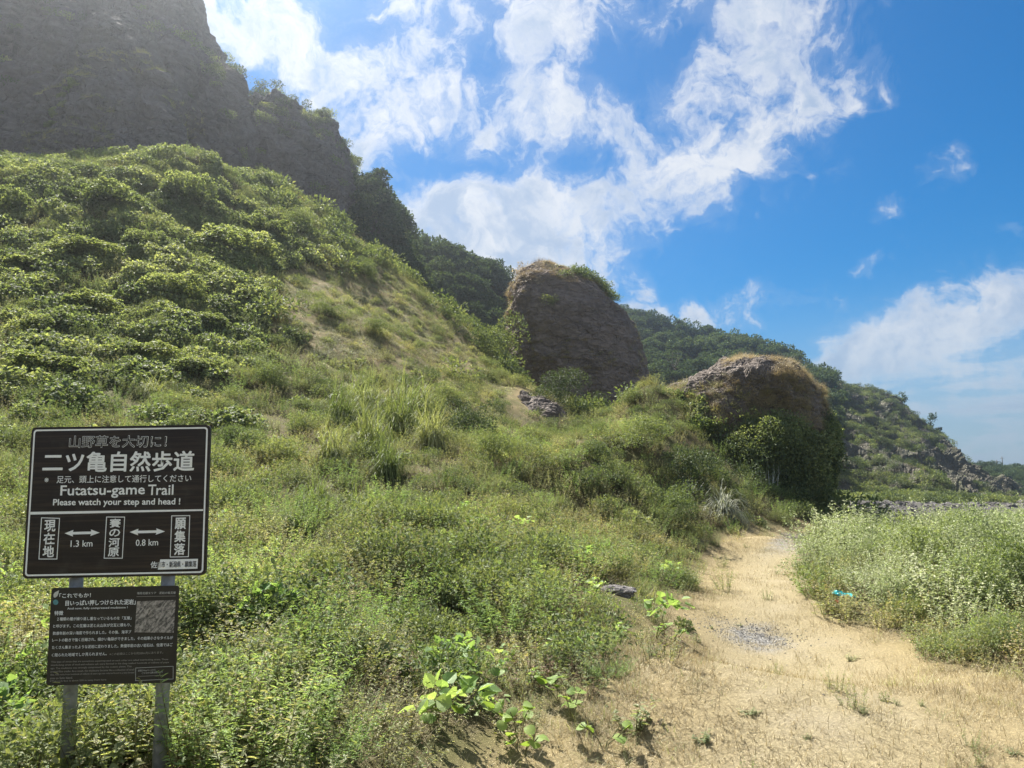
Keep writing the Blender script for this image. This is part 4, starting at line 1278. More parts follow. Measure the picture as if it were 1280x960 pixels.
M['board'] = signmat('dark brown sign face', (0.017, 0.011, 0.009), (0.040, 0.026, 0.019))
M['board2'] = signmat('dark brown panel face', (0.030, 0.024, 0.019), (0.034, 0.028, 0.022))
M['edge'] = plain('dark sign edge', (0.022, 0.018, 0.015), 0.5)
M['print'] = plain('white sign print', (0.86, 0.87, 0.85), 0.5, var=0.03)
M['printgrey'] = plain('greyed sign print', (0.58, 0.57, 0.52), 0.6, var=0.05)
M['printdim'] = plain('faded sign print', (0.33, 0.31, 0.27), 0.6, var=0.05)
M['printdark'] = plain('dark sign print', (0.020, 0.016, 0.014), 0.5, var=0.02)
M['printblue'] = plain('blue green roundel', (0.12, 0.30, 0.32), 0.5)
M['galv'] = plain('galvanised steel post', (0.30, 0.31, 0.31), 0.55, 0.35, 0.15, 30, 0.4, 0.2)
M['bolt'] = plain('bolt steel', (0.35, 0.35, 0.34), 0.4, 0.7)


def rrect(x0, x1, z0, z1, r, seg=6):
    pts = []
    for (cx, cz, a0) in ((x1 - r, z1 - r, 0), (x0 + r, z1 - r, 90), (x0 + r, z0 + r, 180), (x1 - r, z0 + r, 270)):
        for k in range(seg + 1):
            a = R(a0 + 90 * k / seg)
            pts.append((cx + r * math.cos(a), cz + r * math.sin(a)))
    return pts


def slab(name, pts, y0, y1, mats, parent):
    n = len(pts)
    V = [(x_, y0, z_) for x_, z_ in pts] + [(x_, y1, z_) for x_, z_ in pts]
    Fs = [tuple(range(n))[::-1], tuple(range(n, 2 * n))] + [(i, (i + 1) % n, n + (i + 1) % n, n + i) for i in range(n)]
    me = pmesh(name, V, Fs)
    me.polygons.foreach_set('material_index', [0, 1] + [1] * n)
    return link(name, me, mats, parent)


def ringmesh(name, outer, inner, y, mats, parent):
    n = len(outer)
    V = [(x_, y, z_) for x_, z_ in outer] + [(x_, y, z_) for x_, z_ in inner]
    return link(name, pmesh(name, V, [(i, n + i, n + (i + 1) % n, (i + 1) % n) for i in range(n)]), mats, parent)


def textmesh(s_, bold=0.0, res=2):
    c_ = bpy.data.curves.new('t', 'FONT')
    c_.body = s_
    c_.size = 1
    c_.offset = bold
    c_.resolution_u = res
    o_ = bpy.data.objects.new('t', c_)
    S.collection.objects.link(o_)
    dg = bpy.context.evaluated_depsgraph_get()
    me = bpy.data.meshes.new_from_object(o_.evaluated_get(dg))
    bpy.data.objects.remove(o_)
    bpy.data.curves.remove(c_)
    return me


def lettering(s_, board, Hm, xl, yl, xr, yr, hp, m__, bold=0.02, y=-0.0012, name='lettering', vsquash=None):
    """flat print: left middle and right middle in the detail picture's pixels, height in the same pixels"""
    me = textmesh(s_, 0.0)
    n = len(me.vertices)
    co = np.empty(n * 3, np.float32)
    me.vertices.foreach_get('co', co)
    co = co.reshape(-1, 3)
    lo, hi = co.min(0), co.max(0)
    a_ = np.array(apply_h(Hm, xl, yl)); b_ = np.array(apply_h(Hm, xr, yr))
    t_ = np.array(apply_h(Hm, (xl + xr) / 2, (yl + yr) / 2 - hp / 2)); u_ = np.array(apply_h(Hm, (xl + xr) / 2, (yl + yr) / 2 + hp / 2))
    hh = np.linalg.norm(t_ - u_)
    ex = (b_ - a_); L = np.linalg.norm(ex); ex = ex / L
    ez = np.array([-ex[1], ex[0]])
    fx = (co[:, 0] - lo[0]) / (hi[0] - lo[0])
    fz = (co[:, 1] - lo[1]) / (hi[1] - lo[1]) - 0.5
    p_ = a_ + fx[:, None] * L * ex + fz[:, None] * hh * ez
    # a heavier weight: the same strokes laid again a little aside, each film a hair above the last
    dl = bold * hh * 0.85
    offs = [(0, 0)] if bold < 0.003 else [(0, 0), (dl, 0), (-dl, 0), (0, dl), (0, -dl)] + ([(dl * 0.8, dl * 0.8), (-dl * 0.8, dl * 0.8), (dl * 0.8, -dl * 0.8), (-dl * 0.8, -dl * 0.8)] if bold > 0.02 else [])
    lv = np.empty(len(me.loops), np.int32); me.loops.foreach_get('vertex_index', lv)
    ls = np.empty(len(me.polygons), np.int32); me.polygons.foreach_get('loop_start', ls)
    V_ = np.concatenate([np.stack([p_[:, 0] + ox, np.full(n, y - 0.00008 * i_), p_[:, 1] + oz], -1) for i_, (ox, oz) in enumerate(offs)])
    bpy.data.meshes.remove(me)
    m2 = bpy.data.meshes.new(name)
    k_ = len(offs)
    m2.vertices.add(n * k_); m2.vertices.foreach_set('co', V_.astype(np.float32).ravel())
    m2.loops.add(len(lv) * k_); m2.loops.foreach_set('vertex_index', np.concatenate([lv + n * i_ for i_ in range(k_)]))
    m2.polygons.add(len(ls) * k_); m2.polygons.foreach_set('loop_start', np.concatenate([ls + len(lv) * i_ for i_ in range(k_)]))
    m2.update(calc_edges=True)
    return link(name, m2, m__, board)


def quadline(name, board, Hm, pts, m__, y=-0.0012):
    V = []
    for (u, v) in pts:
        a_ = apply_h(Hm, u, v)
        V.append((a_[0], y, a_[1]))
    return link(name, pmesh(name, V, [tuple(range(len(V)))]), m__, board)


def boxline(name, board, Hm, c4, wpx, m__, y=-0.0012):
    """outline of a box given by four corners (tl, tr, br, bl)"""
    c = np.array(c4, float).mean(0)
    inn = []
    for (u, v) in c4:
        inn.append((u + (wpx if u < c[0] else -wpx), v + (wpx if v < c[1] else -wpx)))
    V = [(apply_h(Hm, u, v)[0], y, apply_h(Hm, u, v)[1]) for (u, v) in list(c4) + inn]
    return link(name, pmesh(name, V, [(i, (i + 1) % 4, 4 + (i + 1) % 4, 4 + i) for i in range(4)]), m__, board)


SY = 3.66
bl, br, tl, tr = P(28, 723.5, SY - 0.01), P(257, 719, SY + 0.01), P(40, 535.5, SY), P(266, 530, SY + 0.02)
wid = np.linalg.norm(br - bl)
hgt_ = 0.5 * (np.linalg.norm(tl - bl) + np.linalg.norm(tr - br))
root = empty('trail_signpost', (0, 0, 0))
ax_ = (br - bl) / wid
ay_ = np.cross(np.array([0, 0, 1.0]), ax_); ay_ /= np.linalg.norm(ay_)
az_ = np.cross(ax_, ay_)
base_ = P(142, 945, SY + 0.02)
gz0 = float(terr(base_[0], base_[1]))
root.location = (base_[0], base_[1], gz0)
bm_ = Matrix(((ax_[0], ay_[0], az_[0]), (ax_[1], ay_[1], az_[1]), (ax_[2], ay_[2], az_[2]))).to_euler()


def place_board(o_, origin):
    o_.location = Vector(origin) - root.location
    o_.rotation_euler = bm_


tag(root, 'dark brown two board trail sign with white Japanese lettering on two grey posts', 'trail sign')
# upper board
ub = slab('main_board', rrect(0, wid, 0, hgt_, 0.022), 0.0, 0.016, [M['board'], M['edge']], root)
place_board(ub, bl)
ub['label'] = 'large upper board with white border, trail name and distances'
fr = ringmesh('white_border', rrect(0.011, wid - 0.011, 0.011, hgt_ - 0.011, 0.016), rrect(0.0185, wid - 0.0185, 0.0185, hgt_ - 0.0185, 0.011), -0.0012, M['print'], ub)
H1 = solve_h([(45, 975), (1140, 955), (1184, 55), (98, 82)], [(0, 0), (wid, 0), (wid, hgt_), (0, hgt_)])
T = lambda *a, **k: lettering(a[0], ub, H1, *a[1:], **k)
T('山野草を大切に！', 326, 166, 914, 158, 70, M['print'], 0.032)
T('山野草を大切に！', 327, 166, 913, 158, 69, M['printdark'], 0.0, y=-0.0025)
T('二ツ亀自然歩道', 168, 290, 1080, 275, 118, M['print'], 0.026)
T('※　足元、頭上に注意して通行してください', 176, 393, 1062, 378, 44, M['print'], 0.006)
T('Futatsu-game', 272, 466, 778, 456, 76, M['print'], 0.022)
T('T', 800, 450, 847, 449, 60, M['print'], 0.022)
T('rail', 850, 450, 952, 448, 60, M['print'], 0.022)
T('Please watch your step and head !', 228, 532, 992, 523, 48, M['print'], 0.026)
quadline('divider', ub, H1, [(84, 584), (1132, 564), (1132, 574), (84, 600)], M['print'])
for (c4, chars, xm) in (([(156, 616), (268, 619), (252, 862), (141, 862)], '現在地', 0), ([(545, 610), (658, 610), (642, 857), (529, 857)], '賽の河原', 0), ([(938, 602), (1052, 600), (1040, 848), (926, 850)], '願集落', 0)):
    boxline('name_frame', ub, H1, c4, 4.5, M['print'])
    n_ = len(chars)
    (x0, y0), (x1, y1), (x2, y2), (x3, y3) = c4
    for i_, ch_ in enumerate(chars):
        t_ = (i_ + 0.5) / n_
        t_ = 0.04 + 0.92 * t_
        cx_ = (x0 + x1) / 2 * (1 - t_) + (x3 + x2) / 2 * t_
        cy_ = (y0 + y1) / 2 * (1 - t_) + (y3 + y2) / 2 * t_
        hp_ = 232 / n_ * 0.86
        T(ch_, cx_ - 32, cy_ + 1, cx_ + 32, cy_ - 1, min(hp_, 66) * (0.86 if ch_ == 'の' else 1), M['print'], bold=0.028)
for (xa, xb, yc) in ((296, 505, 707), (686, 898, 699)):
    quadline('arrow', ub, H1, [(xa, yc + 2), (xa + 52, yc - 18), (xa + 50, yc - 6), (xb - 50, yc - 9), (xb - 52, yc - 21), (xb, yc - 2), (xb - 56, yc + 18), (xb - 52, yc + 6), (xa + 48, yc + 9), (xa + 50, yc + 21)], M['print'])
T('1.3 km', 332, 770, 462, 767, 38, M['print'], 0.012)
T('0.8 km', 722, 764, 856, 760, 38, M['print'], 0.012)
quadline('sticker', ub, H1, [(868, 862), (1096, 858), (1092, 916), (852, 922)], M['print'])
T('佐', 810, 894, 850, 893, 38, M['print'], 0.02)
T('渡', 852, 893, 874, 892, 34, M['printgrey'], 0.01, y=-0.0022)
T('市・新潟県・願集落', 876, 892, 1086, 888, 36, M['printdark'], 0.014, y=-0.0022)

# lower board
bl2, br2, tl2, tr2 = P(57.5, 857, SY - 0.03), P(219.5, 859.5, SY - 0.01), P(64, 738.5, SY - 0.03), P(224.5, 735, SY - 0.01)
w2 = np.linalg.norm(br2 - bl2)
h2 = 0.5 * (np.linalg.norm(tl2 - bl2) + np.linalg.norm(tr2 - br2))
lb = slab('information_board', rrect(0, w2, 0, h2, 0.012), 0.0, 0.006, [M['board2'], M['edge']], root)
place_board(lb, (bl2 + np.array([0, 0, 0.0])))
lb['label'] = 'smaller lower board with a rock picture and small text'
H2 = solve_h([(112, 885), (1148, 893), (1188, 98), (150, 118)], [(0, 0), (w2, 0), (w2, h2), (0, h2)])
T2 = lambda *a, **k: lettering(a[0], lb, H2, *a[1:], **k)
T2('「これでもか！', 214, 178, 462, 173, 36, M['print'], 0.02)
T2('目いっぱい押しつけられた泥岩」', 262, 238, 826, 230, 42, M['print'], 0.022)
T2('And now, fully compressed mudstone !', 276, 283, 760, 277, 20, M['print'], 0.016)
T2('特徴', 176, 317, 244, 316, 34, M['print'], 0.02)
jl = [('２種類の層が繰り返し重なっているものを「互層」', 196, 790, 364), ('と呼びます。この互層は泥と火山灰が交互に積もり、', 166, 790, 420), ('数億年前の深い海底で作られました。その後、海洋プ', 164, 788, 477),
      ('レートの動きで強く圧縮され、細かい亀裂ができました。その結果小さなタイルが', 160, 1134, 531), ('たくさん集まったような泥岩に変わりました。数億年前の古い岩石は、佐渡ではご', 158, 1130, 588),
      ('く限られた地域でしか見られません。', 156, 590, 648)]
for (s_, xa, xb, yc) in jl:
    T2(s_, xa, yc, xb, yc - 3 * (xb - xa) / 600, 27, M['print'], 0.006)
T2('※この岩場はここから約200m先にあります。', 612, 650, 1050, 645, 20, M['printdim'], 0.0)
T2('海府北部エリア　泥岩の板互層', 838, 160, 1160, 156, 20, M['printgrey'], 0.006)
quadline('rule', lb, H2, [(834, 186), (1160, 182), (1160, 185), (834, 189)], M['printdim'])
el = [('This type of strata that are sometimes superimposed on each other are called interlocking strata. These', 152, 1092, 703),
      ('interlocking strata of mud and volcanic ash were formed in the deep seabed hundreds of millions of years', 150, 1098, 728),
      ('ago. The mudstone was strongly compressed by the oceanic plates. This', 148, 790, 753), ('created fine cracks. As a result, the mudstone became like a collection of small', 147, 812, 778),
      ('tiles. Old rocks from hundreds of millions of years ago can only be found in a very limited', 146, 812, 803), ('area on Sado Island.', 144, 320, 828), ('※This rock face is about 200 m away from here.', 142, 590, 853)]
for (s_, xa, xb, yc) in el:
    T2(s_, xa, yc, xb, yc, 17, M['printdim'], 0.004)
boxline('note_frame', lb, H2, [(822, 764), (1134, 758), (1132, 864), (820, 868)], 3.0, M['printgrey'])
T2('詳細はWebページから', 842, 788, 986, 785, 15, M['printgrey'], 0.0)
T2('こちらから読み取れます', 872, 808, 1046, 804, 15, M['printgrey'], 0.0)
quadline('rule', lb, H2, [(840, 832), (1060, 828), (1060, 831), (840, 835)], M['printdim'])


def roundel(cx_, cy_, r_, m__, nm):
    quadline(nm, lb, H2, [(cx_ + r_ * math.cos(-a), cy_ + r_ * math.sin(-a)) for a in np.linspace(0, 2 * math.pi, 18)[:-1]], m__)


quadline('leaf_emblem', lb, H2, [(168, 190), (166, 168), (178, 150), (196, 142), (210, 134), (206, 160), (196, 182), (180, 194)], M['printgrey'])
roundel(184, 230, 21, M['printblue'], 'round_emblem')
m__, g_ = mat('rock picture print')
pos_ = g_.n('ShaderNodeTexCoord').outputs['Object']
mp_ = g_.n('ShaderNodeMapping', {'Vector': pos_, 'Rotation': (0, R(-48), 0), 'Scale': (1 / 26, 1 / 26, 1 / 85)}, vector_type='TEXTURE').outputs[0]
a_ = g_.noise(mp_, 1.0, 8, 0.7, 0.6)
b_ = g_.noise(pos_, 90, 6, 0.7)
v_ = g_.m('ADD', g_.m('MULTIPLY', a_, 0.65), g_.m('MULTIPLY', b_, 0.35))
c_ = g_.mix(g_.mr(v_, 0.40, 0.62), (0.05, 0.045, 0.04), (0.48, 0.43, 0.38))
finish(g_, g_.n('ShaderNodeBsdfPrincipled', {'Base Color': c_, 'Roughness': 0.5}).outputs[0])
quadline('rock_picture', lb, H2, [(838, 226), (1160, 216), (1140, 486), (816, 478)], m__)


def tube(name, pts, radii, seg, mats, parent=None, caps=True, smoothf=True):
    V, Fs = [], []
    pts = [np.array(p__, float) for p__ in pts]
    for i, (p__, r_) in enumerate(zip(pts, radii)):
        t_ = pts[min(i + 1, len(pts) - 1)] - pts[max(i - 1, 0)]
        t_ = t_ / (np.linalg.norm(t_) + 1e-9)
        a__ = np.cross(t_, [0.3, 1, 0.2]); a__ /= np.linalg.norm(a__)
        b__ = np.cross(t_, a__)
        for k in range(seg):
            an = 2 * math.pi * k / seg
            V.append(p__ + r_ * (math.cos(an) * a__ + math.sin(an) * b__))
    for i in range(len(pts) - 1):
        for k in range(seg):
            Fs.append((i * seg + k, i * seg + (k + 1) % seg, (i + 1) * seg + (k + 1) % seg, (i + 1) * seg + k))
    if caps:
        Fs.append(tuple(range(seg))[::-1]); Fs.append(tuple((len(pts) - 1) * seg + k for k in range(seg)))
    return V, Fs


def tubeobj(name, pts, radii, seg, mats, parent=None):
    V, Fs = tube(name, pts, radii, seg, mats)
    return link(name, pmesh(name, V, Fs, True), mats, parent)


rl = np.array(root.location)
for (xt, xb) in ((95.5, 84), (210.0, 199.5)):
    a_ = P(xt, 725, SY + 0.055); b_ = P(xb, 945, SY + 0.055)
    dn = (b_ - a_) / np.linalg.norm(b_ - a_)
    top_ = a_ - dn * 0.66; bot_ = a_ + dn * ((a_[2] - gz0 + 0.45) / -dn[2])
    tubeobj('post', [top_ - rl, bot_ - rl], [0.0303, 0.0303], 20, M['galv'], root)

# ------------------------------------------------------------------ shrubs, clumps and trees that stand by themselves
PR = {}


def plant_thing(kind, parts):
    """parts: list of (name, mesh, materials)"""
    PR.setdefault(kind, []).append(parts)


SCL = 1.0
for v_ in range(4):
    # vine mound, about 2.4 m wide
    bl_ = [(rng.normal(0, 0.55), rng.normal(0, 0.5), rng.uniform(0.1, 0.8), rng.uniform(0.3, 0.75)) for _ in range(12)]
    p_ = Plant(); crown(p_, 2100, bl_, 0.105, 0.085, 0, 0.28, 0.7, True)
    s_ = Plant(); stems(s_, 30, 0.7, 0.8, 0, 0.5, 0.012)
    plant_thing('vine_mound', [('foliage', p_.mesh('vine_foliage'), [M['kudzu']]), ('stem', s_.mesh('vine_stem'), [M['twig']])])
    # rounded shrub, about 2 m wide
    bl_ = [(rng.normal(0, 0.5), rng.normal(0, 0.45), rng.uniform(0.02, 0.85), rng.uniform(0.32, 0.6)) for _ in range(14)]
    p_ = Plant(); crown(p_, 4600, bl_, 0.072, 0.036, 0, 0.32, 0.6)
    s_ = Plant(); stems(s_, 30, 0.3, 0.6, 0, 0.7, 0.010)
    sm_ = s_.mesh('shrub_stem')
    plant_thing('shrub', [('foliage', p_.mesh('shrub_foliage'), [M['shrub']]), ('stem', sm_, [M['twig']])])
    p_ = Plant(); crown(p_, 4600, bl_, 0.072, 0.036, 0, 0.32, 0.6)
    plant_thing('dark_shrub', [('foliage', p_.mesh('dark_shrub_foliage'), [M['dark']]), ('stem', sm_.copy(), [])])
    p_ = Plant(); crown(p_, 4200, bl_, 0.058, 0.032, 0, 0.4, 0.6)
    s_ = Plant(); stems(s_, 60, 0.6, 1.1, 0, 0.6, 0.010)
    plant_thing('silvery_shrub', [('foliage', p_.mesh('silvery_foliage'), [M['silver']]), ('stem', s_.mesh('silvery_stem'), [M['twig']])])
    p_ = Plant(); crown(p_, 4200, bl_, 0.062, 0.036, 0, 0.4, 0.6)
    plant_thing('light_shrub', [('foliage', p_.mesh('light_foliage'), [M['lime']]), ('stem', s_.mesh('light_stem'), [M['twig']])])
    # feathery mugwort clump, about 0.8 m wide and 0.8 high
    p_ = Plant(); herb(p_, 70, 0.36, 0.78, 46, 0.055, 0.010, 0, 1, 0.28, 0.12)
    plant_thing('mugwort', [('foliage', p_.mesh('mugwort_foliage'), [M['mugwort'], M['stem']])])
    # tall arching grass about 1.2 m high
    p_ = Plant(); tuft(p_, 620, 0.38, 1.75, 0.034, 1.5, 0.75, 0, 7, dlo=0.7)
    s_ = Plant(); tuft(s_, 110, 0.26, 0.8, 0.016, 0.9, 0.9, 0, 4)
    plant_thing('tall_grass', [('blades', p_.mesh('tall_blades'), [M['pampas']]), ('dead_blades', s_.mesh('dead_blades'), [M['hay']])])
    p_ = Plant(); tuft(p_, 380, 0.24, 1.3, 0.050, 1.2, 0.9, 0, 6, dlo=0.6)
    s_ = Plant(); tuft(s_, 120, 0.24, 0.9, 0.016, 1.1, 0.8, 0, 4)
    plant_thing('silver_grass', [('blades', p_.mesh('silver_blades'), [M['white']]), ('green_blades', s_.mesh('inner_blades'), [M['grass']])])
    # small weed, about 0.2 m
    p_ = Plant(); herb(p_, 9, 0.03, 0.17, 13, 0.035, 0.014, 0, 1, 0.35, 0.1)
    plant_thing('weed', [('foliage', p_.mesh('weed_foliage'), [M['herb'], M['stem']])])
    p_ = Plant(); crown(p_, 700, [(0, 0, 0.01, 0.13), (0.09, 0.02, 0, 0.10), (-0.09, -0.01, 0, 0.10)], 0.028, 0.018, 0, 0.3, 0.7)
    plant_thing('cushion_plant', [('foliage', p_.mesh('cushion_foliage'), [M['shrub']])])
    p_ = Plant(); herb(p_, 30, 0.14, 0.30, 9, 0.026, 0.016, 0, 1, 0.45, 0.4)
    plant_thing('withered_herb', [('foliage', p_.mesh('withered_foliage'), [M['brownleaf'], M['twig']])])
MADE = {}
WID = {'vine_mound': 2.5, 'shrub': 2.1, 'dark_shrub': 2.1, 'silvery_shrub': 2.1, 'light_shrub': 2.1, 'mugwort': 1.0, 'tall_grass': 2.0, 'silver_grass': 2.0, 'weed': 0.16, 'cushion_plant': 0.42, 'withered_herb': 0.45}
HEI = {'vine_mound': 1.4, 'shrub': 1.35, 'dark_shrub': 1.35, 'silvery_shrub': 1.35, 'light_shrub': 1.35, 'mugwort': 0.85, 'tall_grass': 1.25, 'silver_grass': 1.2, 'weed': 0.18, 'cushion_plant': 0.14, 'withered_herb': 0.30}


def put(kind, px, py, wpx, hpx, label, cat, group=None, loc=None, variant=None):
    """px, py: middle of the plant's foot in the photo; wpx, hpx its size there"""
    vs = PR[kind]
    v_ = variant if variant is not None else random.randrange(len(vs))
    pt = hit(px, py) if loc is None else np.array(loc)
    dd = math.hypot(pt[1], 0)
    sx_ = wpx * dd / F / WID[kind]
    sz_ = hpx * dd / F / HEI[kind]
    e_ = empty(kind, pt - np.array([0, 0, 0.04 * sz_]), random.uniform(0, 6.28))
    e_.scale = (sx_, sx_, sz_)
    for (nm, me, mts) in vs[v_]:
        if (kind, v_, nm) not in MADE:
            for m_x in mts: me.materials.append(m_x)
            MADE[(kind, v_, nm)] = True
        o_ = bpy.data.objects.new(nm, me)
        S.collection.objects.link(o_)
        o_.parent = e_
    tag(e_, label, cat, group)
    return e_


G1 = 'vine covered mounds on the upper left slope'
for a in [
    (140, 268, 105, 72, 'large rounded vine mound directly below the pointed rock buttress'),
    (35, 270, 95, 64, 'vine mound at the left picture edge below the cliff foot'),
    (232, 262, 78, 66, 'tall vine mound on the crest, right of the large rounded one'),
    (85, 250, 60, 40, 'small pale vine mound between the two highest mounds'),
    (180, 312, 66, 46, 'dark hollowed vine mound below the large rounded one'),
    (288, 325, 120, 92, 'wide shadowed vine mass falling from the crest towards the parched grass'),
    (110, 322, 90, 44, 'low vine mound one tier below the cliff foot mounds'),
    (30, 345, 80, 52, 'vine mound at the left edge, second tier down'),
    (205, 372, 110, 56, 'bright topped vine mound above the leafy hollow in mid slope'),
    (125, 395, 95, 50, 'bright vine mound left of the mid slope hollow'),
    (40, 415, 90, 46, 'vine mound at the left edge, third tier down'),
    (250, 402, 70, 36, 'vine mound at the right end of the mid slope tier'),
    (60, 470, 100, 44, 'lowest broad vine mound near the left edge above the sign'),
    (165, 450, 90, 40, 'vine mound straight above the sign'),
    (250, 470, 70, 36, 'dark vine mound above the right corner of the sign'),
    (340, 300, 60, 44, 'small vine mound leaning over the crest beside the sheer cliff'),
]:
    put('vine_mound', a[0] + random.uniform(-14, 14), a[1] + random.uniform(-8, 8), a[2] * random.uniform(0.6, 1.0), a[3] * random.uniform(0.45, 0.75), a[4], 'vine mound', G1)

G2 = 'tall arching grass clumps'
for a in [
    (428, 535, 56, 66, 'tall grass clump at the left of the big grass stand'),
    (500, 548, 70, 78, 'tallest bright grass clump in the middle of the slope'),
    (462, 565, 60, 60, 'drooping grass clump low in the grass stand'),
    (540, 560, 56, 58, 'grass clump at the right of the stand, against a dark shrub'),
    (484, 596, 52, 52, 'separate round grass clump below the grass stand'),
    (415, 580, 56, 50, 'grass clump spilling down left of the round clump'),
    (520, 515, 60, 44, 'grass clump on top of the stand under the parched slope'),
    (455, 510, 60, 44, 'grass clump on the upper left rim of the grass stand'),
    (395, 640, 58, 46, 'pale grass clump right of the sign, left of a pair'),
    (448, 652, 60, 42, 'pale grass clump right of the sign, right of a pair'),
    (370, 662, 50, 26, 'low flattened grass clump under the pale pair'),
    (190, 500, 46, 30, 'grass clump rising just above the sign top'),
    (112, 452, 40, 26, 'small grass tuft among vines above the sign'),
    (700, 640, 34, 26, 'small grass clump in the herbs left of the outcrop'),
]:
    put('tall_grass', a[0], a[1], a[2] * 1.15, a[3] * 1.25, a[4], 'grass clump', G2)
put('silver_grass', 904, 642, 66, 56, 'white leaved silver grass clump in front of the outcrop bushes', 'grass clump')
put('silver_grass', 795, 616, 40, 30, 'small whitish grass tuft left of the white leaved clump', 'grass clump')

G3 = 'green shrubs on the slope'
for k_, a in [
    ('dark_shrub', (592, 548, 78, 56, 'dark round shrub right of the tall grass stand')),
    ('shrub', (615, 580, 66, 44, 'shrub below the dark round one in mid slope')),
    ('shrub', (565, 505, 50, 30, 'small shrub between the grass stand and the parched slope')),
    ('shrub', (612, 448, 80, 66, 'pale leafy shrub at the left foot of the rock stack')),
    ('dark_shrub', (652, 478, 80, 62, 'dark shrub in front of the lower left of the stack')),
    ('dark_shrub', (700, 505, 74, 46, 'dark shrub in the notch below the stack')),
    ('shrub', (585, 412, 50, 40, 'shrub where the crest meets the wooded hill')),
    ('shrub', (690, 590, 70, 34, 'spreading shrub below the crest rock')),
    ('shrub', (745, 575, 66, 32, 'shrub midway between crest rock and outcrop')),
    ('shrub', (790, 560, 90, 44, 'green shrub on the left flank of the outcrop mound')),
    ('shrub', (830, 650, 86, 54, 'green shrub at the path end left of the silver grass')),
    ('shrub', (770, 655, 60, 36, 'low shrub at the left end of the outcrop thicket')),
    ('dark_shrub', (862, 612, 84, 60, 'dark shrub behind the silver grass')),
    ('dark_shrub', (965, 660, 96, 84, 'dark shrub at the shaded foot of the outcrop')),
    ('dark_shrub', (1000, 640, 66, 90, 'dark shrub on the shaded right corner of the outcrop')),
    ('shrub', (905, 585, 96, 56, 'leafy shrub over the middle of the outcrop face')),
    ('shrub', (965, 575, 90, 62, 'broad shrub under the golden grass of the outcrop')),
    ('shrub', (330, 478, 66, 34, 'shrub on the slope up and right of the sign')),
    ('dark_shrub', (240, 505, 54, 28, 'dark shrub close above the sign')),
    ('shrub', (300, 560, 60, 32, 'leafy shrub right of the sign top')),
    ('shrub', (470, 420, 40, 22, 'lone low shrub on the upper parched slope')),
    ('shrub', (410, 395, 44, 26, 'low shrub at the left rim of the parched slope')),
    ('shrub', (520, 440, 30, 16, 'tiny shrub in the middle of the parched slope')),
    ('shrub', (455, 345, 44, 30, 'crest shrub below the small crag')),
    ('shrub', (380, 290, 50, 34, 'crest shrub below the middle of the sheer cliff')),
]:
    loc_ = None
    if k_ and a[4].find('outcrop face') > 0 or a[4].find('golden grass of the') > 0:
        pp = P(a[0], a[1], 27.4); loc_ = (pp[0], pp[1], pp[2])
    elif a[4].startswith('dark shrub at the shaded') or a[4].startswith('dark shrub on the shaded'):
        pp = P(a[0], a[1], 26.6 if a[0] < 990 else 28.5); loc_ = (pp[0], pp[1], float(terr(pp[0], pp[1])))
    put(k_, *a, 'shrub', G3, loc=loc_)

G4 = 'feathery mugwort clumps'
for a in [
    (312, 955, 190, 128, 'large feathery mugwort clump right of the sign posts'),
    (400, 958, 130, 84, 'feathery mugwort clump at the bottom edge, second right of the posts'),
    (165, 925, 60, 60, 'feathery mugwort standing between the two posts'),
    (318, 735, 90, 72, 'upright mugwort clump right of the sign board'),
    (648, 790, 130, 74, 'dark based mugwort clump in the middle of the meadow'),
    (672, 640, 40, 34, 'bluish mugwort clump in the upper meadow'),
    (30, 700, 70, 50, 'mugwort clump at the left edge beside the sign'),
    (560, 850, 90, 44, 'low mugwort clump at the edge of the withered patch'),
    (450, 800, 90, 50, 'mugwort clump up and right of the large one'),
    (740, 815, 66, 34, 'bright mugwort clump near the turf edge'),
    (760, 845, 60, 30, 'grassy mugwort clump on the turf below the bright one'),
]:
    put('mugwort', *a, 'mugwort', G4)

G5 = 'shrubs between the trail and the shore'
for a in [
    (1045, 716, 80, 44, 'leftmost low silvery shrub beside the path'),
    (1100, 712, 84, 54, 'silvery shrub behind the blue plastic scrap'),
    (1165, 716, 90, 70, 'tall yellow green shrub in the middle of the scrub'),
    (1235, 712, 96, 74, 'tall silvery shrub near the right edge of the scrub'),
    (1275, 745, 90, 70, 'light green shrub at the right picture edge'),
    (1205, 765, 90, 62, 'light green shrub in the front row right of centre'),
    (1130, 760, 84, 44, 'silvery shrub in the front row left of centre'),
    (1178, 822, 70, 36, 'pale low shrub standing forward on the dry turf'),
    (1260, 826, 80, 50, 'pale shrub at the right edge of the dry turf'),
    (1085, 690, 60, 36, 'small yellow green shrub against the shore rocks'),
    (1200, 680, 70, 44, 'yellow green shrub on the skyline of the scrub'),
]:
    put('light_shrub' if 'silvery' not in a[4] or 'yellowish' in a[4] or 'skyline' in a[4] else 'silvery_shrub', a[0], a[1], a[2] * 1.15, a[3] * 1.2, a[4], 'shrub', G5)

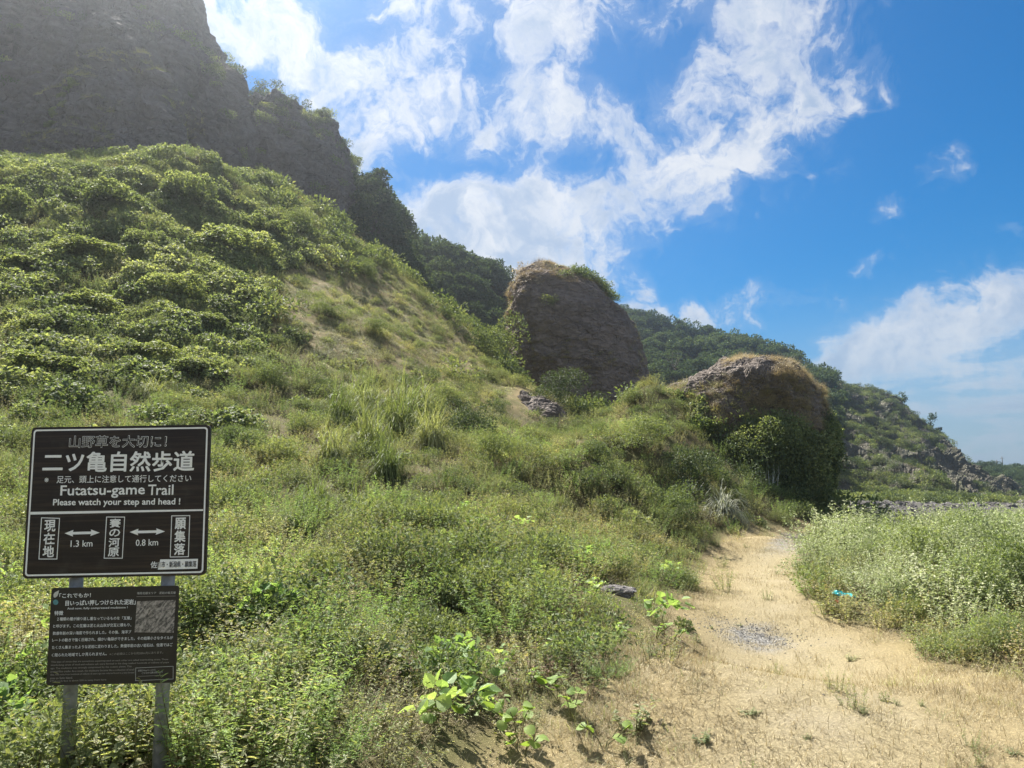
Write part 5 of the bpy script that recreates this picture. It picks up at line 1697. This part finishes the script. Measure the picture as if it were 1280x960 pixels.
put('cushion_plant', 853, 786, 40, 17, 'small dark round cushion plant alone on the turf beside the path', 'plant')
for a in [
    (1107, 878, 16, 26, 'weed standing on the right turf, tallest of its group'), (1122, 884, 14, 12, 'low weed just right of the tallest one'), (1154, 884, 12, 12, 'small weed at the right end of the row'),
    (1080, 893, 16, 12, 'dark small weed below and left of the tallest one'), (1222, 958, 18, 26, 'weed at the bottom edge on the right'), (1270, 945, 22, 12, 'pale flat weed in the bottom right corner'),
    (1236, 832, 22, 20, 'dark weed in front of the pale shrubs'), (818, 796, 22, 16, 'weed left of the dark cushion plant'), (870, 803, 18, 14, 'little weed right below the cushion plant'),
    (820, 822, 34, 22, 'bushy weed below the cushion plant'), (888, 785, 10, 5, 'tiny weed right of the cushion plant'), (925, 782, 8, 5, 'tiny dark weed behind the gravel patch'),
    (1008, 925, 14, 8, 'tiny weed in the middle of the trail turf'), (878, 925, 30, 16, 'low withered weed on the bottom turf'), (1060, 825, 26, 9, 'flat weed on the turf below the blue scrap'), (940, 895, 24, 7, 'flat weed in the trail centre')]:
    put('weed', *a, 'weed', 'weeds in the dry turf')
for a in [(738, 872, 36, 26, 'reddish brown withered herb left of the turf edge'), (800, 912, 46, 24, 'withered herb at the foot of the lone grass plant'), (665, 855, 90, 44, 'wide patch of brown seed headed herb in the meadow'),
          (640, 810, 50, 34, 'brown herb in the shade below the dark mugwort'), (700, 845, 60, 40, 'brown seed headed herb near the turf edge')]:
    put('withered_herb', *a, 'withered herb', 'withered brown herbs')
put('weed', 795, 908, 60, 52, 'lone upright plant with long narrow leaves at the turf edge', 'plant')

# broad leaved creepers in front: every leaf is a piece of its own
def leafmesh(nm, L, Wd):
    pts = [(0, 0), (0.30, 0.10), (0.50, 0.36), (0.44, 0.66), (0.22, 0.88), (0, 1.0)]
    V = []
    for i, (a, b) in enumerate(pts):
        V.append((a * Wd, b * L, 0.10 * L * math.sin(b * 3) + abs(a) * 0.22 * L))
        V.append((-a * Wd, b * L, 0.10 * L * math.sin(b * 3) + abs(a) * 0.22 * L))
    mid = [(0, b * L, 0.10 * L * math.sin(b * 3)) for (_, b) in pts]
    V += mid
    Fs = []
    for i in range(5):
        Fs.append((12 + i, 12 + i + 1, 2 * (i + 1), 2 * i)); Fs.append((12 + i + 1, 12 + i, 2 * i + 1, 2 * (i + 1) + 1))
    me = pmesh(nm, V, Fs, True)
    at_ = me.attributes.new('rnd', 'FLOAT', 'FACE')
    at_.data.foreach_set('value', [random.random()] * len(me.polygons))
    return me


M['creeper'] = leafmat('creeper leaf', [(0.085, 0.16, 0.030), (0.14, 0.235, 0.045), (0.22, 0.32, 0.075)], 0.42, gain=0.95, wr=1.1)
LM = []
for i in range(6):
    me = leafmesh('creeper_leaf', 0.075 * random.uniform(0.85, 1.15), 0.085 * random.uniform(0.9, 1.1))
    me.materials.append(M['creeper']); LM.append(me)
creep = [
    (650, 925, 0.24, 9, 'broad leaved creeper at the bottom edge of the meadow'), (608, 895, 0.22, 8, 'broad leaved creeper on the withered patch'), (560, 880, 0.20, 9, 'creeper with stacked round leaves in front of the dark thicket'),
    (655, 948, 0.18, 7, 'creeper with round leaves cut by the bottom edge'), (716, 905, 0.24, 7, 'pale upright creeper at the corner of the dry turf'), (545, 925, 0.16, 7, 'low yellow green creeper left of the others'),
    (700, 880, 0.18, 6, 'creeper in front of the brown seed heads'), (756, 945, 0.18, 4, 'single stemmed creeper on the turf at the bottom'), (480, 780, 0.26, 8, 'creeper climbing over the middle thicket'),
    (20, 900, 0.26, 10, 'large leaved creeper left of the posts'), (30, 850, 0.24, 9, 'large leaved creeper beside the lower board'), (10, 945, 0.2, 7, 'creeper in the bottom left corner'),
    (60, 945, 0.16, 5, 'small creeper at the foot of the left post'), (820, 800, 0.15, 5, 'dark leaved creeper on the turf left of the cushion plant'), (842, 803, 0.13, 4, 'pale creeper leaves on the turf below the cushion plant'),
    (600, 760, 0.25, 8, 'creeper poking out above the meadow thicket'), (735, 760, 0.22, 6, 'creeper left of the flat grey rock'), (430, 905, 0.2, 7, 'creeper right of the large mugwort'),
]
for (cx_, cy_, hh_, nl, lab) in creep:
    pt = hit(cx_, min(cy_, 958))
    e_ = empty('creeper', pt)
    V, Fs, off = [], [], 0
    ends = []
    for s_i in range(3):
        a = random.uniform(0, 6.28)
        sp = 0.16 * random.random() + 0.05
        pp = [np.array([0, 0, -0.02])]
        for k in range(1, 5):
            f_ = k / 4
            pp.append(np.array([math.cos(a) * sp * f_, math.sin(a) * sp * f_, hh_ * f_ * (1.15 - 0.2 * f_)]) + rng.normal(0, 0.008, 3))
        v1, f1_ = tube('', pp, [0.0035] * 5, 4, None)
        ends.append(pp)
        link('stem', pmesh('creeper_stem', v1, f1_), M['stem'], e_)
    for i in range(nl + 3):
        pp = ends[i % 3]
        q0 = pp[random.choice((2, 3, 4))]
        o_ = bpy.data.objects.new('leaf', random.choice(LM))
        S.collection.objects.link(o_)
        o_.parent = e_
        o_.location = q0
        o_.rotation_euler = (random.uniform(-0.5, 0.9), random.uniform(-0.5, 0.5), random.uniform(0, 6.28))
    tag(e_, lab, 'creeper', 'broad leaved creepers')


# ------------------------------------------------------------------ trees one can tell apart
def tree_thing(name, loc, H, spread, n, leaf, mleaf, label, cat, lean=0.0, bare=False, flat=1.0):
    e_ = empty(name, loc)
    V, Fs, off = [], [], 0
    tips = []

    def branch(p0, d0, L, r0, lvl):
        nonlocal off
        pp = [p0]; d_ = d0
        for k in range(4):
            d_ = d_ + np.array([random.uniform(-.25, .25), random.uniform(-.25, .25), random.uniform(-.05, .2)])
            d_ /= np.linalg.norm(d_)
            pp.append(pp[-1] + d_ * L / 4)
        v1, f1_ = tube('', pp, [r0 * (1 - 0.75 * k / 4) for k in range(5)], 5 if lvl else 7, None)
        V.extend(v1); Fs.extend([tuple(i + off for i in f_) for f_ in f1_]); off += len(v1)
        if lvl < (3 if bare else 2):
            for k in range(5 if lvl == 0 else 3):
                a = random.uniform(0, 6.28)
                nd = d_ * 0.5 + np.array([math.cos(a) * spread, math.sin(a) * spread, random.uniform(0.1, 0.7)])
                nd /= np.linalg.norm(nd)
                branch(pp[random.choice((1, 2, 3, 4))], nd, L * random.uniform(0.4, 0.65), r0 * 0.5, lvl + 1)
        if lvl >= 1:
            tips.append(pp[-1]); tips.append(pp[3])

    branch(np.array([0, 0, -0.2]), np.array([lean, 0, 1.0]), H * 0.62, H * 0.028, 0)
    link('trunk', pmesh('tree_trunk', V, Fs, True), M['bark'], e_)
    if n:
        p_ = Plant()
        bl_ = [(t_[0], t_[1], t_[2], H * 0.11 * random.uniform(0.7, 1.4)) for t_ in tips]
        crown(p_, n, bl_, leaf, leaf * 0.5, 0, 0.8, 0.5)
        link('crown', p_.mesh('tree_crown'), mleaf, e_)
    tag(e_, label, cat)
    return e_


def drop(px, py, Yd, sink=0.0):
    p__ = P(px, py, Yd)
    return (p__[0], p__[1], p__[2] - sink)


tree_thing('cliff_tree', drop(330, 132, 70.5), 3.3, 0.9, 700, 0.16, M['dark'], 'thin crowned tree alone on the shoulder of the squared cliff', 'tree', -0.15)
tree_thing('cliff_tree', drop(477, 258, 77), 2.4, 0.6, 420, 0.16, M['dark'], 'small pine on the edge of the crag below the sheer cliff', 'tree', 0.25)
tree_thing('cliff_tree', drop(458, 243, 77), 1.6, 0.9, 420, 0.14, M['dark'], 'bushy little tree on top of the small crag', 'tree')
tree_thing('ridge_pine', drop(927, 442, 188), 5.0, 1.0, 500, 0.5, M['fartree'], 'wide topped pine breaking the skyline behind the outcrop', 'tree')
tree_thing('dead_snag', drop(846, 468, 150), 5.5, 0.5, 0, 0.1, M['fartree'], 'bare pale dead tree in the gap between stack and outcrop', 'tree', -0.1, True)
for i_, (a, b, d_, h_, lab) in enumerate([(1129, 514, 168, 3.5, 'small tree on the upper skyline of the long ridge'), (1162, 541, 166, 4.5, 'leaning tree on the skyline where the ridge steepens'), (1176, 553, 164, 3.6, 'lowest of the trees on the ridge skyline')]):
    tree_thing('ridge_tree', drop(a, b, d_), h_, 0.8, 300, 0.5, M['fartree'], lab, 'tree')
bshr = tree_thing('bare_shrub', drop(648, 345, 55.5, 0.1), 1.6, 1.1, 160, 0.12, M['goldgrass'], 'twiggy dry shrub at the left rim of the stack top', 'shrub', -0.2, True)

# ------------------------------------------------------------------ loose rocks, litter, poles
def boulder(name, loc, sx_, sy, sz, seed, m__, label, cat, group=None, rz=0.0, nu=28, nv=16, amp=0.22):
    th = np.linspace(0, 2 * math.pi, nu, endpoint=False)
    ph = np.linspace(-1.45, 1.5, nv)
    G_ = np.stack([np.cos(ph)[:, None] * np.cos(th)[None], np.cos(ph)[:, None] * np.sin(th)[None], np.sin(ph)[:, None] + 0 * th[None]], -1)
    G_ = np.sign(G_) * np.abs(G_) ** 0.8
    r_ = 1 + amp * fbm(G_ * 1.4 + seed * 7.1, 4, seed, 0.55, ridged=True)
    G_ = G_ * r_[..., None] * np.array([sx_, sy, sz])
    o_ = link(name, gridmesh(name, G_, True, False), m__)
    o_.location = (loc[0], loc[1], loc[2] + sz * 0.25)
    o_.rotation_euler = (0, 0, rz)
    tag(o_, label, cat, group)
    return o_


pt = hit(772, 742)
boulder('flat_rock', pt, 0.20, 0.14, 0.075, 3, rockmat('slate rock', (0.16, 0.145, 0.14), (0.11, 0.10, 0.10), (0.25, 0.235, 0.225), 14.0, 0.5), 'flat grey layered rock lying in the grass left of the path', 'rock', rz=-0.3, amp=0.3)
CY = hit(668, 516)[1] + 1.4
cr_levels = [(560, 610, 724, CY), (536, 616, 716, CY), (522, 624, 706, CY), (508, 634, 692, CY + 0.2), (497, 644, 680, CY + 0.4), (490, 652, 668, CY + 0.6)]
o, G = stack('crest_rock', cr_levels, 110, 70, 1.8, 0.26, 0.9, 311, M['outcrop'], 0.09, 4.0, 2.2)
tag(o, 'bare pale rock hump at the lower end of the parched crest', 'rock')
for i_, (a, b, wp, hp, lab) in enumerate([(1068, 655, 74, 8, 'long dark wet rock at the shore beside the outcrop'), (1150, 652, 60, 7, 'dark rock ledge farther right behind the scrub'), (1045, 664, 30, 5, 'small pale rock beside the outcrop corner')]):
    Yd = 33.0 + 3 * i_
    pp = P(a, b, Yd); sw = wp * Yd / F / 2
    boulder('shore_rock', (pp[0], pp[1], float(terr(pp[0], pp[1])) - 0.1), sw, 0.8, hp * Yd / F * 0.9, 20 + i_, M['wetrock'] if i_ < 2 else M['stone'], lab, 'rock', rz=0.1, amp=0.4)
BL_ = ['small grey boulder behind the highest scrub tip', 'grey boulder in the shore rubble below the scree', 'rounded grey boulder midway along the shore rubble', 'far grey boulder under the headland', 'grey boulder beside the farther rounded one',
       'broad far boulder under the poles', 'near grey boulder by the right picture edge', 'farthest grey boulder at the right edge', 'small boulder where the cobbles meet the scrub', 'boulder on the toe of the ridge']
for i_, (a, b, wp, Yd) in enumerate([(1196, 636, 12, 62), (1212, 630, 14, 74), (1228, 634, 16, 60), (1243, 626, 14, 80), (1252, 634, 12, 64), (1262, 628, 16, 76), (1274, 636, 14, 58), (1278, 622, 14, 90), (1180, 642, 10, 50), (1236, 618, 12, 95)]):
    pp = P(a, b, Yd); sw = wp * Yd / F / 2
    boulder('shore_boulder', (pp[0], pp[1], float(terr(pp[0], pp[1]))), sw, sw * 0.8, sw * 0.7, 40 + i_, M['stone'], BL_[i_], 'boulder', 'boulders along the shore', rz=i_, nu=16, nv=10, amp=0.35)


def scrap(name, loc, sx_, sy, h_, seed, m__, label, cat):
    n_ = 12
    u = np.linspace(-1, 1, n_); v = np.linspace(-1, 1, n_)
    U_, V_ = np.meshgrid(u, v)
    z_ = h_ * (0.55 + 0.5 * fbm(p3(U_ * 1.6, V_ * 1.6) + seed, 3, seed))
    edge_ = 1 + 0.25 * fbm(p3(U_ * 2, V_ * 2) + seed + 9, 2, seed + 3)
    G_ = np.stack([U_ * sx_ * edge_, V_ * sy * edge_, z_], -1)
    o_ = link(name, gridmesh(name, G_, False, False), m__)
    md = o_.modifiers.new('thickness', 'SOLIDIFY'); md.thickness = 0.004
    o_.location = loc
    tag(o_, label, cat)


pt = hit(1056, 760)
scrap('plastic_scrap', pt + np.array([0, 0, 0.10]), 0.12, 0.11, 0.12, 5, plain('turquoise plastic', (0.03, 0.42, 0.46), 0.35, var=0.1), 'crumpled turquoise plastic scrap at the scrub edge', 'litter')
pt = hit(1046, 759)
scrap('plastic_scrap', pt + np.array([0, -0.03, 0.03]), 0.035, 0.05, 0.10, 9, plain('red plastic', (0.60, 0.13, 0.08), 0.4, var=0.1), 'small red plastic scrap touching the turquoise one', 'litter')
pt = hit(1066, 730)
scrap('paper_scrap', pt + np.array([0, -0.15, 0.16]), 0.05, 0.04, 0.06, 12, plain('white plastic', (0.70, 0.70, 0.68), 0.5, var=0.05), 'white plastic scrap caught in the silvery scrub', 'litter')
for i_, (a, hgt_p, lab) in enumerate([(1247, 3.2, 'left of two thin poles on the far headland'), (1254, 4.2, 'right of two thin poles on the far headland')]):
    p__ = P(a, 588, 238)
    e_ = empty('utility_pole', (p__[0], p__[1], p__[2] - 1.0))
    tubeobj('pole', [(0, 0, 0), (0, 0, hgt_p + 1)], [0.14, 0.10], 8, M['bark'], e_)
    tubeobj('crossarm', [(-0.6, 0, hgt_p + 0.5), (0.6, 0, hgt_p + 0.5)], [0.05, 0.05], 6, M['bark'], e_)
    tag(e_, lab, 'pole', 'poles on the headland')

# ------------------------------------------------------------------ scattering volume added in place of lens glare around the sun
m_, g = mat('glare_haze')
v_ = g.n('ShaderNodeVolumePrincipled', {'Color': (0.86, 0.925, 1.0), 'Density': GLARE_HAZE, 'Anisotropy': 0.905})
o_ = g.n('ShaderNodeOutputMaterial')
g.t.links.new(v_.outputs[0], o_.inputs['Volume'])
B_, zb, zt = 900.0, SEA - 3.0, 75.0
V = [(x_, y_, z_) for z_ in (zb, zt) for (x_, y_) in ((-B_, -B_), (B_, -B_), (B_, B_), (-B_, B_))]
hz_o = link('glare_haze', pmesh('glare_haze', V, [(3, 2, 1, 0), (4, 5, 6, 7), (0, 1, 5, 4), (1, 2, 6, 5), (2, 3, 7, 6), (3, 0, 4, 7)]), m_)
tag(hz_o, 'thin veil added in place of lens glare', None, None, 'stuff')
